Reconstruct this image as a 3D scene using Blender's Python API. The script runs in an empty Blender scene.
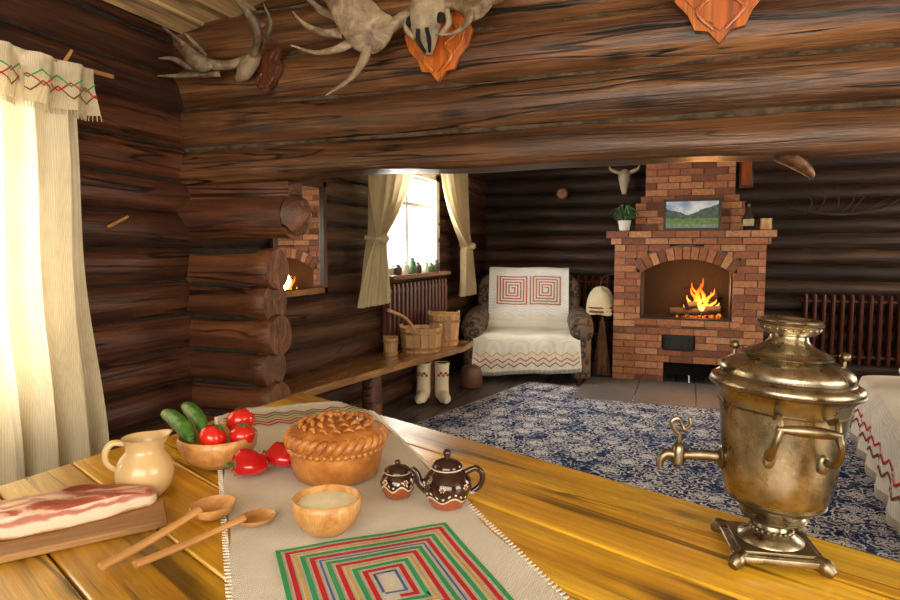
import bpy, math, random
from mathutils import Vector, Matrix, noise as mnoise
random.seed(7)
scene=bpy.context.scene
D=math.radians
pi=math.pi

# ------------------------------------------------------------------ node helpers
class G:
    def __init__(s,name):
        s.m=bpy.data.materials.new(name); s.m.use_nodes=True
        s.t=s.m.node_tree; s.t.nodes.clear()
        s.out=s.n('ShaderNodeOutputMaterial')
    def n(s,ty,**kw):
        nd=s.t.nodes.new(ty)
        for k,v in kw.items():
            if hasattr(nd,k) and not k.startswith('i_'): setattr(nd,k,v)
        return nd
    def l(s,a,b): s.t.links.new(a,b)
    def bsdf(s,**kw):
        b=s.n('ShaderNodeBsdfPrincipled')
        for k,v in kw.items():
            if k in b.inputs: b.inputs[k].default_value=v
        s.l(b.outputs[0],s.out.inputs[0]); s.b=b; return b
    def ramp(s,fac,stops,interp='LINEAR'):
        r=s.n('ShaderNodeValToRGB'); cr=r.color_ramp; cr.interpolation=interp
        while len(cr.elements)<len(stops): cr.elements.new(.5)
        for e,(p,c) in zip(cr.elements,stops):
            e.position=p
            e.color=(c,c,c,1) if isinstance(c,(int,float)) else (*c,1)
        s.l(fac,r.inputs[0]); return r.outputs[0]
    def mix(s,a,b,fac=.5,mode='MIX'):
        m=s.n('ShaderNodeMix'); m.data_type='RGBA'; m.blend_type=mode
        for sock,v in ((m.inputs[0],fac),(m.inputs[6],a),(m.inputs[7],b)):
            if isinstance(v,bpy.types.NodeSocket): s.l(v,sock)
            elif isinstance(v,(int,float)) : sock.default_value=v if sock.type=='VALUE' else (v,v,v,1)
            else: sock.default_value=(*v,1)
        return m.outputs[2]
    def math(s,op,a,b=0.0,c=0.0):
        m=s.n('ShaderNodeMath'); m.operation=op
        for i,v in enumerate((a,b,c)):
            if isinstance(v,bpy.types.NodeSocket): s.l(v,m.inputs[i])
            else: m.inputs[i].default_value=v
        return m.outputs[0]
    def coords(s,scale=(1,1,1),kind='Object',tintoff=False):
        tc=s.n('ShaderNodeTexCoord'); v=tc.outputs[kind]
        if tintoff:
            at=s.n('ShaderNodeAttribute'); at.attribute_name='tint'
            vm=s.n('ShaderNodeVectorMath'); vm.operation='SCALE'; vm.inputs[0].default_value=(17,11,23)
            s.l(at.outputs['Fac'],vm.inputs['Scale'])
            va=s.n('ShaderNodeVectorMath'); va.operation='ADD'
            s.l(v,va.inputs[0]); s.l(vm.outputs[0],va.inputs[1]); v=va.outputs[0]
        mp=s.n('ShaderNodeMapping'); mp.inputs['Scale'].default_value=scale
        s.l(v,mp.inputs[0]); return mp.outputs[0]
    def noise(s,vec,scale=5,detail=4,rough=.55,dist=0):
        n=s.n('ShaderNodeTexNoise'); n.inputs['Scale'].default_value=scale
        n.inputs['Detail'].default_value=detail; n.inputs['Roughness'].default_value=rough
        n.inputs['Distortion'].default_value=dist
        if vec: s.l(vec,n.inputs['Vector'])
        return n.outputs['Fac']
    def bump(s,h,strength=.3,dist=.01):
        b=s.n('ShaderNodeBump'); b.inputs['Strength'].default_value=strength
        b.inputs['Distance'].default_value=dist
        s.l(h,b.inputs['Height']); s.l(b.outputs[0],s.b.inputs['Normal'])
    def tint(s):
        at=s.n('ShaderNodeAttribute'); at.attribute_name='tint'; return at.outputs['Fac']

def wood(name,cols,axis=0,sc=7,rough=.45,bump=.3,tint=.5,crack=.5,coat=0.,knots=.6,grain=.35,stretch=.07,blotch=0):
    g=G(name); g.bsdf(Roughness=rough)
    g.b.inputs['Coat Weight'].default_value=coat; g.b.inputs['Coat Roughness'].default_value=.2
    def S(a,st):
        v=[a,a,a]; v[axis]=a*st; return tuple(v)
    v1=g.coords(S(sc,stretch),tintoff=True)
    n1=g.noise(v1,1,5,.6,.8)
    col=g.ramp(n1,[(.3,cols[0]),(.5,cols[1]),(.7,cols[2])])
    v2=g.coords(S(sc*9,.04),tintoff=True)
    n2=g.noise(v2,1,3,.6,.3)
    gr=g.ramp(n2,[(.3,1-grain),(.65,1.0+grain*.3)])
    col=g.mix(col,gr,1.0,'MULTIPLY')
    v3=g.coords(S(sc*1.3,.05),tintoff=True)
    n3=g.noise(v3,1,2,.5,.5)
    ck=g.ramp(n3,[(.480,1),(.494,1-crack),(.506,1-crack),(.520,1)])
    pm=g.ramp(g.noise(g.coords(S(2.,.5),tintoff=True),1,2),[(.40,0),(.52,1)])
    col=g.mix(col,g.mix(col,ck,1.0,'MULTIPLY'),pm)
    vk=g.coords(S(6.,.35),tintoff=True)
    vo=g.n('ShaderNodeTexVoronoi'); vo.inputs['Scale'].default_value=1.0; g.l(vk,vo.inputs['Vector'])
    kn=g.ramp(vo.outputs['Distance'],[(.05,1-knots),(.11,1-knots*.55),(.2,1)])
    col=g.mix(col,kn,1.0,'MULTIPLY')
    if blotch:
        bl=g.noise(g.coords(S(3.2,.45),tintoff=True),1,6,.68)
        col=g.mix(col,g.ramp(bl,[(.32,1-blotch),(.62,1.08)]),1.0,'MULTIPLY')
    tr=g.ramp(g.tint(),[(0,1-tint),(1,1+tint*.25)])
    col=g.mix(col,tr,1.0,'MULTIPLY')
    g.l(col,g.b.inputs['Base Color'])
    h=g.math('ADD',g.math('MULTIPLY',n2,.35),g.math('MULTIPLY',n1,.6))
    h=g.math('ADD',h,g.math('MULTIPLY',g.math('MULTIPLY',ck,pm),.18))
    g.bump(h,bump,.02)
    rr=g.ramp(n1,[(.3,min(1,rough+.12)),(.7,max(.05,rough-.08))]); g.l(rr,g.b.inputs['Roughness'])
    return g.m

def plain(name,c,rough=.5,metal=0.,bump=0.,bsc=40,var=.15,vsc=6,coat=0,spec=.5,sheen=0):
    g=G(name); g.bsdf(Roughness=rough,Metallic=metal)
    g.b.inputs['Coat Weight'].default_value=coat
    g.b.inputs['Specular IOR Level'].default_value=spec
    g.b.inputs['Sheen Weight'].default_value=sheen
    n=g.noise(g.coords(),vsc,4)
    r=g.ramp(n,[(.3,tuple(x*(1-var) for x in c)),(.7,tuple(min(1,x*(1+var)) for x in c))])
    g.l(r,g.b.inputs['Base Color'])
    if bump: g.bump(g.noise(g.coords(),bsc,3),bump,.01)
    return g.m

def brassmat(name,lo,mid,hi,r0,r1,bump=.05):
    g=G(name); g.bsdf(Metallic=1.0)
    n=g.noise(g.coords(),11,6,.65,.4)
    g.l(g.ramp(n,[(.32,lo),(.5,mid),(.68,hi)]),g.b.inputs['Base Color'])
    n2=g.noise(g.coords(),26,4,.6); g.l(g.ramp(n2,[(.35,r0),(.7,r1)]),g.b.inputs['Roughness'])
    g.bump(g.noise(g.coords(),22,3),bump,.008); return g.m

def cloth(name,c,weave=260,transl=0.0,rough=.9,bump=.5,var=.08,lo=.84):
    g=G(name); g.bsdf(Roughness=rough)
    g.b.inputs['Specular IOR Level'].default_value=.1
    n=g.noise(g.coords(),7,4)
    col=g.ramp(n,[(.3,tuple(x*(1-var) for x in c)),(.7,tuple(min(1,x*(1+var)) for x in c))])
    w1=g.n('ShaderNodeTexWave'); w1.inputs['Scale'].default_value=weave/6.28; w1.bands_direction='X'; w1.inputs['Distortion'].default_value=1.0
    w2=g.n('ShaderNodeTexWave'); w2.inputs['Scale'].default_value=weave/6.28; w2.bands_direction='Y'; w2.inputs['Distortion'].default_value=1.0
    v=g.coords(); g.l(v,w1.inputs['Vector']); g.l(v,w2.inputs['Vector'])
    h=g.math('MULTIPLY',w1.outputs['Fac'],w2.outputs['Fac'])
    col=g.mix(col,g.ramp(h,[(0,lo),(.6,1.05)]),1.0,'MULTIPLY')
    g.l(col,g.b.inputs['Base Color'])
    g.bump(h,bump,.004)
    if transl:
        t=g.n('ShaderNodeBsdfTranslucent'); g.l(col,t.inputs[0])
        ms=g.n('ShaderNodeMixShader'); ms.inputs[0].default_value=transl
        g.l(g.b.outputs[0],ms.inputs[1]); g.l(t.outputs[0],ms.inputs[2]); g.l(ms.outputs[0],g.out.inputs[0])
    return g.m

# ------------------------------------------------------------------ mesh builder
def catmull(pts,n=6):
    P=[Vector(p) for p in pts]
    if len(P)<3: return [P[0].lerp(P[-1],i/n) for i in range(n+1)],[i/n*(len(P)-1) for i in range(n+1)]
    out=[];ts=[]
    for i in range(len(P)-1):
        p0=P[i-1] if i>0 else 2*P[0]-P[1]
        p1,p2=P[i],P[i+1]
        p3=P[i+2] if i+2<len(P) else 2*P[-1]-P[-2]
        for k in range(n):
            t=k/n
            out.append(.5*((2*p1)+(-p0+p2)*t+(2*p0-5*p1+4*p2-p3)*t*t+(-p0+3*p1-3*p2+p3)*t**3)); ts.append(i+t)
    out.append(P[-1]); ts.append(len(P)-1)
    return out,ts
def lerpl(L,t):
    if not isinstance(L,(list,tuple)): return L
    i=min(int(t),len(L)-2); f=t-i
    return L[i]*(1-f)+L[i+1]*f
class MB:
    def __init__(s): s.v=[];s.f=[];s.m=[];s.s=[];s.t=[]; s.M=Matrix.Identity(4)
    def add(s,vs,fs,mat=0,smooth=False,tint=None):
        o=len(s.v); tint=random.random() if tint is None else tint
        for v in vs: s.v.append(s.M@Vector(v))
        for f in fs: s.f.append([i+o for i in f]); s.m.append(mat); s.s.append(smooth); s.t.append(tint)
    def hexa(s,p,mat=0,tint=None):
        s.add(p,[(0,3,2,1),(4,5,6,7),(0,1,5,4),(1,2,6,5),(2,3,7,6),(3,0,4,7)],mat,False,tint)
    def box(s,c,d,mat=0,rot=None,tint=None):
        x,y,z=[k/2 for k in d]
        p=[Vector(q) for q in [(-x,-y,-z),(x,-y,-z),(x,y,-z),(-x,y,-z),(-x,-y,z),(x,-y,z),(x,y,z),(-x,y,z)]]
        if rot is not None:
            from mathutils import Euler
            R=Euler(rot).to_matrix(); p=[R@q for q in p]
        s.hexa([q+Vector(c) for q in p],mat,tint)
    def bx(s,a,b,mat=0,tint=None):
        s.box([(a[i]+b[i])/2 for i in range(3)],[abs(b[i]-a[i]) for i in range(3)],mat,None,tint)
    def prism(s,poly,z0,z1,mat=0,tint=None,axis=2):
        n=len(poly)
        def P(a,b,c): return {2:(a,b,c),1:(a,c,b),0:(c,a,b)}[axis]
        vs=[P(p[0],p[1],z0) for p in poly]+[P(p[0],p[1],z1) for p in poly]
        fs=[tuple(range(n))[::-1],tuple(range(n,2*n))]+[(i,(i+1)%n,(i+1)%n+n,i+n) for i in range(n)]
        s.add(vs,fs,mat,False,tint)
    def blade(s,pts,center,th,mat=0,sub=4):
        P=[Vector(p) for p in pts]; n=len(P); loop=[]
        for i in range(n):
            p0,p1,p2,p3=P[i-1],P[i],P[(i+1)%n],P[(i+2)%n]
            for k in range(sub):
                t=k/sub; loop.append(.5*((2*p1)+(-p0+p2)*t+(2*p0-5*p1+4*p2-p3)*t*t+(-p0+3*p1-3*p2+p3)*t**3))
        c=Vector(center); m=len(loop); rings=[(1,.15),(.93,.6),(.75,.9),(.45,1.0),(.2,1.0)]
        vs=[];fs=[]
        for sg in(-1,1):
            o=len(vs)
            for (k,h) in rings:
                for p in loop:
                    q=c.lerp(p,k); q.y+=sg*th*h*(1+.3*mnoise.noise(q*22)); vs.append(q)
            vs.append(c+Vector((0,sg*th,0))); ci=len(vs)-1
            for r in range(len(rings)-1):
                for i in range(m):
                    j=(i+1)%m; fs.append((o+r*m+i,o+r*m+j,o+(r+1)*m+j,o+(r+1)*m+i))
            r=len(rings)-1
            for i in range(m): fs.append((o+r*m+i,o+r*m+(i+1)%m,ci))
        o2=len(rings)*m+1
        for i in range(m): fs.append((i,(i+1)%m,o2+(i+1)%m,o2+i))
        s.add(vs,fs,mat,True)
    def lathe(s,prof,c=(0,0,0),seg=32,mat=0,tint=None,sx=1,sy=1,smooth=True,warp=None):
        vs=[];fs=[]
        for r,z in prof:
            for k in range(seg):
                a=2*pi*k/seg
                p=Vector((r*math.cos(a)*sx,r*math.sin(a)*sy,z))
                if warp: p=warp(p,a)
                vs.append(p+Vector(c))
        n=len(prof)
        for i in range(n-1):
            for k in range(seg):
                k2=(k+1)%seg
                fs.append((i*seg+k,i*seg+k2,(i+1)*seg+k2,(i+1)*seg+k))
        s.add(vs,fs,mat,smooth,tint)
        tt=s.t[-1]
        s.add([vs[k] for k in range(seg)],[tuple(range(seg))[::-1]],mat,False,tt)
        s.add([vs[(n-1)*seg+k] for k in range(seg)],[tuple(range(seg))],mat,False,tt)
    def tube(s,pts,rad,seg=12,n=6,flat=1.0,nrm=None,mat=0,tint=None,capmat=None,smooth=True,rnoise=0):
        path,ts=catmull(pts,n)
        m=len(path); vs=[];fs=[]; prev=None
        for i,p in enumerate(path):
            t=(path[min(i+1,m-1)]-path[max(i-1,0)]).normalized()
            if nrm is not None:
                b=Vector(nrm); b=(b-t*b.dot(t))
                if b.length<1e-4: b=t.orthogonal()
                b.normalize()
            else:
                if prev is None: b=t.orthogonal().normalized()
                else:
                    b=prev-t*prev.dot(t); b.normalize()
            prev=b; a=t.cross(b)
            r=lerpl(rad,ts[i]); fl=lerpl(flat,ts[i])
            for k in range(seg):
                an=2*pi*k/seg
                q=p+a*(r*math.cos(an))+b*(r*fl*math.sin(an))
                if rnoise: q=p+(q-p)*(1+rnoise*mnoise.noise(q*3.1+Vector((5.1,2.2,.3))))
                vs.append(q)
        for i in range(m-1):
            for k in range(seg):
                k2=(k+1)%seg; fs.append((i*seg+k,i*seg+k2,(i+1)*seg+k2,(i+1)*seg+k))
        s.add(vs,fs,mat,smooth,tint); tt=s.t[-1]
        cm=mat if capmat is None else capmat
        s.add(vs[:seg],[tuple(range(seg))[::-1]],cm,False,tt)
        s.add(vs[-seg:],[tuple(range(seg))],cm,False,tt)
    def cyl(s,p0,p1,r0,r1=None,seg=16,mat=0,capmat=None,tint=None,n=1):
        s.tube([p0,p1],[r0,r1 if r1 is not None else r0],seg,n,mat=mat,capmat=capmat,tint=tint)
    def ball(s,c,r,mat=0,sc=(1,1,1),seg=20,rings=12,tint=None,warp=None):
        prof=[(max(1e-4,math.sin(pi*i/rings))*r,-math.cos(pi*i/rings)*r*sc[2]) for i in range(rings+1)]
        s.lathe(prof,c,seg,mat,tint,sc[0],sc[1],True,warp)
    def grid(s,fn,nu,nv,mat=0,smooth=True,tint=None):
        vs=[fn(i/nu,j/nv) for j in range(nv+1) for i in range(nu+1)]
        fs=[(j*(nu+1)+i,j*(nu+1)+i+1,(j+1)*(nu+1)+i+1,(j+1)*(nu+1)+i) for j in range(nv) for i in range(nu)]
        s.add(vs,fs,mat,smooth,tint)
    def ribbon(s,path,w,fn,mat=0):
        for i in range(len(path)-1):
            a=Vector(path[i]);b=Vector(path[i+1]); d=(b-a); L=d.length
            if L<1e-6: continue
            d/=L; nn=Vector((-d.y,d.x))*w/2
            a2=a-d*w/2; b2=b+d*w/2
            k=max(1,int(L/.03)); vs=[]
            for j in range(k+1):
                c=a2.lerp(b2,j/k)
                for sg in(-1,1): q=c+nn*sg; vs.append(fn(q.x,q.y))
            s.add(vs,[(2*j,2*j+1,2*j+3,2*j+2) for j in range(k)],mat,True,.5)
    def obj(s,name,mats,parent=None,bevel=0,seg=2,loc=None,rotz=0,subsurf=0,sharp=40,solid=0,rot=None):
        me=bpy.data.meshes.new(name); me.from_pydata([tuple(v) for v in s.v],[],s.f)
        for m in (mats if isinstance(mats,(list,tuple)) else [mats]): me.materials.append(m)
        me.polygons.foreach_set('material_index',s.m); me.polygons.foreach_set('use_smooth',s.s)
        at=me.attributes.new('tint','FLOAT','FACE'); at.data.foreach_set('value',s.t)
        me.update()
        import bmesh
        bm=bmesh.new(); bm.from_mesh(me); bmesh.ops.remove_doubles(bm,verts=bm.verts,dist=1e-6) if bevel==0 and not subsurf else None
        if not solid: bmesh.ops.recalc_face_normals(bm,faces=bm.faces)
        bm.to_mesh(me); bm.free()
        try: me.set_sharp_from_angle(angle=D(sharp))
        except Exception: pass
        o=bpy.data.objects.new(name,me); scene.collection.objects.link(o)
        if parent: o.parent=parent
        if loc: o.location=loc
        if rot: o.rotation_euler=rot
        else: o.rotation_euler=(0,0,rotz)
        if solid:
            md=o.modifiers.new('s','SOLIDIFY'); md.thickness=solid; md.offset=0
        if bevel:
            md=o.modifiers.new('b','BEVEL'); md.width=bevel; md.segments=seg; md.limit_method='ANGLE'; md.angle_limit=D(35)
            if seg>2:
                for p in me.polygons: p.use_smooth=True
        if subsurf:
            md=o.modifiers.new('ss','SUBSURF'); md.levels=subsurf; md.render_levels=subsurf
        return o
def empty(name,loc=(0,0,0),rotz=0):
    o=bpy.data.objects.new(name,None); scene.collection.objects.link(o); o.location=loc; o.rotation_euler=(0,0,rotz); return o

# ------------------------------------------------------------------ materials
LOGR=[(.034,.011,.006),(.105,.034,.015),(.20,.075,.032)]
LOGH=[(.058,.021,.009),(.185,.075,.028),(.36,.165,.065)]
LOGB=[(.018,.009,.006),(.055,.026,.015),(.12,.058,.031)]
m_log_left=wood('log_redbrown_y',LOGR,1,8,.44,.7,.5,.88,grain=.5,blotch=.5)
m_log_headx=wood('log_header_x',LOGH,0,9,.38,.7,.40,.94,coat=.08,knots=.88,grain=.55,blotch=.45)
m_log_stub=wood('log_stub_x',[(.045,.015,.008),(.14,.048,.020),(.25,.10,.040)],0,8,.40,.6,.4,.88,blotch=.4)
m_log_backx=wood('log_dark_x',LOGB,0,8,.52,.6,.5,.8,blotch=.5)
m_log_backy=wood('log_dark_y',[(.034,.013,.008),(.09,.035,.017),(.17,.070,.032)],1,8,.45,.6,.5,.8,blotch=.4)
m_end=wood('log_endgrain',[(.07,.025,.012),(.16,.06,.025),(.25,.11,.045)],2,20,.6,.5,.3,.7,stretch=.6)
m_caulk=plain('caulk_tow',(.075,.052,.030),.95,bump=.8,bsc=60,var=.7,vsc=18)
m_caulkd=plain('caulk_dark',(.018,.012,.008),.95,bump=.8,bsc=60,var=.5,vsc=25)
m_ceil=wood('ceiling_board',[(.42,.25,.11),(.62,.41,.20),(.75,.54,.29)],1,6,.6,.2,.3,.4)
m_floor=wood('floor_board',[(.07,.06,.055),(.12,.10,.09),(.17,.15,.13)],1,5,.45,.2,.3,.5)
m_table=wood('table_pine',[(.42,.17,.010),(.76,.40,.022),(.92,.57,.055)],0,7,.30,.25,.25,.7,coat=.25,knots=.7,grain=.30,stretch=.1,blotch=.22)
def brickmat():
    g=G('fired_brick'); g.bsdf(Roughness=.8)
    c=g.ramp(g.tint(),[(0,(.17,.058,.028)),(.35,(.31,.105,.045)),(.7,(.44,.17,.07)),(1,(.52,.25,.12))])
    n=g.noise(g.coords(),30,5,.6); c=g.mix(c,g.ramp(n,[(.3,.65),(.7,1.2)]),1.0,'MULTIPLY')
    g.l(c,g.b.inputs['Base Color']); g.bump(g.noise(g.coords(),90,4),.5,.006); return g.m
m_brick=brickmat()
m_mortar=plain('mortar',(.13,.10,.075),.95,bump=.6,bsc=80)
m_soot=plain('soot_brick',(.018,.011,.008),.95,bump=.6,bsc=30)
m_iron=plain('black_iron',(.03,.028,.027),.45,.8,bump=.3,bsc=60)
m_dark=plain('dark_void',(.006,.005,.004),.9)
m_radi=plain('radiator_paint',(.085,.022,.012),.35,bump=.1)
m_gold=brassmat('samovar_brass',(.15,.125,.085),(.33,.28,.19),(.50,.44,.32),.20,.46,.16)
m_goldd=brassmat('brass_aged',(.11,.085,.05),(.23,.185,.115),(.35,.29,.18),.28,.5,.2)
m_spoon=wood('spoon_wood',[(.42,.19,.05),(.56,.28,.09),(.66,.36,.13)],1,14,.4,.1,.1,.1,coat=.2,knots=0,grain=.2)
m_bowl=wood('bowl_wood',[(.46,.20,.05),(.60,.30,.09),(.72,.40,.14)],2,30,.4,.1,.1,.1,coat=.2,knots=0,grain=.15,stretch=1)
m_board=wood('cutting_board_wood',[(.34,.16,.05),(.45,.23,.08),(.55,.30,.12)],0,14,.5,.1,.2,.3,knots=.1,grain=.25)
m_tub=wood('tub_wood',[(.46,.24,.09),(.60,.34,.14),(.70,.43,.20)],2,14,.5,.2,.35,.3,knots=.1)
m_bench=wood('bench_wood',[(.22,.09,.025),(.40,.19,.06),(.55,.29,.10)],1,6,.28,.2,.3,.4,coat=.3)
m_cer=plain('pitcher_ceramic',(.62,.43,.20),.3,coat=.4,var=.07)
m_white=cloth('white_knit',(.90,.90,.87),300)
m_run=cloth('runner_linen',(.92,.87,.74),420,var=.05,bump=.9)
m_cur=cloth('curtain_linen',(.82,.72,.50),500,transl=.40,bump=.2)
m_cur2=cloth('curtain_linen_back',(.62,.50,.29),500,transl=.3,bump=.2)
m_red=cloth('red_yarn',(.60,.03,.03),600); m_green=cloth('green_yarn',(.05,.38,.14),600)
m_brn=cloth('brown_yarn',(.24,.07,.03),600); m_yel=cloth('yellow_yarn',(.75,.45,.05),600); m_blu=cloth('blue_yarn',(.08,.16,.42),600)
m_plaque=wood('plaque_varnished',[(.34,.06,.008),(.52,.12,.015),(.66,.21,.03)],2,9,.22,.2,.1,.5,coat=.7,knots=.2)
m_plaqd=wood('plaque_dark',[(.05,.015,.008),(.12,.035,.015),(.2,.06,.02)],2,9,.25,.2,.1,.5,coat=.6,knots=.2)
m_mirf=wood('mirror_frame_dark',[(.03,.012,.006),(.07,.028,.012),(.12,.05,.02)],2,9,.35,.2,.1,.5,coat=.3,knots=.2)
def antlermat(nm,k):
    g=G(nm); g.bsdf(Roughness=.5)
    n=g.noise(g.coords((11,11,11)),1,6,.65,.8)
    c=g.ramp(n,[(.28,tuple(k*x for x in(.05,.03,.017))),(.45,tuple(k*x for x in(.17,.11,.06))),(.60,tuple(k*x for x in(.33,.245,.145))),(.78,tuple(k*x for x in(.50,.41,.27)))])
    g.l(c,g.b.inputs['Base Color']); g.bump(g.noise(g.coords((40,40,40)),1,4),.8,.010); return g.m
m_ant=antlermat('antler_horn',1.0); m_antd=antlermat('antler_horn_brown',.6)
m_bone=plain('skull_bone',(.34,.27,.17),.6,bump=.6,bsc=40,var=.45,vsc=16)

# ------------------------------------------------------------------ log walls
def logwall(name,axis,fixed,a0,a1,z0,z1,mats,openings=(),r=.098,sp=.17,rope=True,side=1,custom=None):
    mb=MB(); rows=custom or []
    if not rows:
        z=z0+sp/2
        while z<z1: rows.append((z,r)); z+=sp
    P=lambda a,z,off=0:(a,fixed+off,z) if axis==0 else (fixed+off,a,z)
    for zi,(z,rr) in enumerate(rows):
        iv=[(a0,a1)]
        for (o0,o1,oz0,oz1) in openings:
            if oz0<z<oz1:
                nv=[]
                for (p,q) in iv:
                    if o1<=p or o0>=q: nv.append((p,q)); continue
                    if o0>p: nv.append((p,o0))
                    if o1<q: nv.append((o1,q))
                iv=nv
        for (p,q) in iv:
            if q-p<.02: continue
            n=max(2,int((q-p)/.15))
            pts=[P(p,z),P(q,z)]
            tin=random.random()
            mb.tube(pts,[rr*random.uniform(.96,1.04),rr*random.uniform(.96,1.04)],24,n,mat=0,capmat=1,tint=tin,rnoise=.13)
            if rope and zi+1<len(rows):
                zr=(z+rr*.86); o=side*rr*.46
                m=max(4,int((q-p)/.10))
                pts=[P(p+(q-p)*k/m,zr+.010*mnoise.noise(Vector((k*.6,zi*3.1,0))),o) for k in range(m+1)]
                mb.tube(pts,[.015*random.uniform(.45,1.3) for _ in pts],7,2,mat=2,tint=.5,rnoise=.4)
    th=.03
    zs=sorted(set([z0,z1]+[o for op in openings for o in (op[2],op[3])]))
    for za,zb in zip(zs[:-1],zs[1:]):
        zc=(za+zb)/2; iv=[(a0,a1)]
        for (o0,o1,oz0,oz1) in openings:
            if oz0<zc<oz1:
                nv=[]
                for (p,q) in iv:
                    if o1<=p or o0>=q: nv.append((p,q)); continue
                    if o0>p: nv.append((p,o0))
                    if o1<q: nv.append((o1,q))
                iv=nv
        for (p,q) in iv:
            A=P(p,za,-th/2);B=P(q,zb,th/2); mb.bx(A,B,2,.5)
    return mb.obj(name,mats,sharp=50)

XL=-2.4; YP=2.6; YB=7.8; XR=3.6; YR=-1.8
WF=(.70,1.74,.80,1.98)
WB=(4.85,6.10,1.16,2.10)
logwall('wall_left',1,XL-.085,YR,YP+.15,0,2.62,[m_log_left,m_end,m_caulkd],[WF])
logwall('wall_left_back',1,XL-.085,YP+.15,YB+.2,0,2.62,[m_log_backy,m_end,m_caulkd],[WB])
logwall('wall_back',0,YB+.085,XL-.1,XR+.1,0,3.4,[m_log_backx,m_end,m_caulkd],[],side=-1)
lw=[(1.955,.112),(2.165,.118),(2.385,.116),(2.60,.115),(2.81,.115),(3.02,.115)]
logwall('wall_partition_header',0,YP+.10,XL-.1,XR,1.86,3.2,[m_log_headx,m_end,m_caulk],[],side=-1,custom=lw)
mb=MB()
z=.085; k=0
while z<1.42:
    e=(-1.93,-1.89,-1.94,-1.90,-1.93,-1.89,-1.92,-1.90,-1.93)[k%9]
    mb.tube([(XL-.1,YP+.09,z),(-2.1,YP+.09,z),(e-.04,YP+.08,z),(e,YP+.08,z)],[.090,.092,.106,.100],26,4,mat=0,capmat=1,rnoise=.10)
    if z<1.35: mb.tube([(XL,YP+.09-.05,z+.085),(-1.99,YP+.09-.05,z+.085)],[.014,.014],7,4,mat=2,rnoise=.3)
    z+=.1675; k+=1
zc=1.515
mb.tube([(XL-.1,YP+.09,zc),(-1.88,YP+.09,zc),(-1.82,YP+.09,zc+.004),(-1.77,YP+.09,zc+.030),(-1.74,YP+.09,zc+.045)],[.112,.110,.106,.075,.040],24,5,mat=0,capmat=1,rnoise=.05)
mb.bx((XL-.1,YP+.03,1.59),(-1.80,YP+.15,1.68),0,.5)
mb.obj('wall_partition_stub',[m_log_stub,m_end,m_caulkd],sharp=50)
mb=MB()
def lintel(u,v):
    x=XL-.1+(XR-XL)*u; a=2*pi*v
    y=math.cos(a)*.115; zz=math.sin(a)*.10
    bot=-.060+.022*mnoise.noise(Vector((x*1.9,0,4)))
    if x<-1.72: bot=-.085
    if x>.36: bot=-.080
    zz=max(zz,bot)
    k=1+.10*mnoise.noise(Vector((x*2.2,math.cos(a)*.8,math.sin(a)*.8)))
    return Vector((x,YP+.09+y*k,1.762+zz*k))
mb.grid(lintel,140,26,0,True,.35)
mb.tube([(XL,YP+.03,1.855),(-1,YP+.03,1.857),(0.5,YP+.03,1.853),(XR,YP+.03,1.856)],[.012,.010,.014,.011],7,20,mat=1,rnoise=.4)
mb.tube([(.30,YP+.06,1.70),(.36,YP+.03,1.665),(.40,YP+.01,1.625),(.405,YP+.01,1.60)],[.03,.032,.022,.006],10,5,mat=0,flat=.6)
mb.obj('beam_lintel',[m_log_headx,m_caulk],sharp=50)
WR=(4.2,6.6,.9,2.2); WR2=(-.8,1.6,.8,2.3); WRR=(-1.4,2.2,.8,2.4)  # openings added in the unseen right and rear walls, sites for fill lights
logwall('wall_right',1,XR+.085,YR,YB,0,3.4,[m_log_left,m_end,m_caulkd],[WR,WR2],side=-1)
logwall('wall_rear',0,YR-.085,XL,XR,0,3.4,[m_log_backx,m_end,m_caulkd],[WRR],side=1)

mb=MB()
def cz(x): return 2.41+.20*(x-XL) if x<.8 else 2.41+.20*(.8-XL)-.20*(x-.8)
xs=[XL-.25]
while xs[-1]<XR+.2: xs.append(xs[-1]+.135)
for i in range(len(xs)-1):
    a,b=xs[i]+.004,xs[i+1]-.004; dz=.016*(i%2)
    mb.hexa([(a,YR-.2,cz(a)+dz),(b,YR-.2,cz(b)+dz),(b,YB+.2,cz(b)+dz),(a,YB+.2,cz(a)+dz),
             (a,YR-.2,cz(a)+.06),(b,YR-.2,cz(b)+.06),(b,YB+.2,cz(b)+.06),(a,YB+.2,cz(a)+.06)])
mb.obj('ceiling',[m_ceil])
mb=MB(); y=XL-.1
while y<XR+.1:
    mb.bx((y+.002,YR-.1,-.06),(y+.148,YB+.1,0)); y+=.15
mb.obj('floor',[m_floor])

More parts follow.
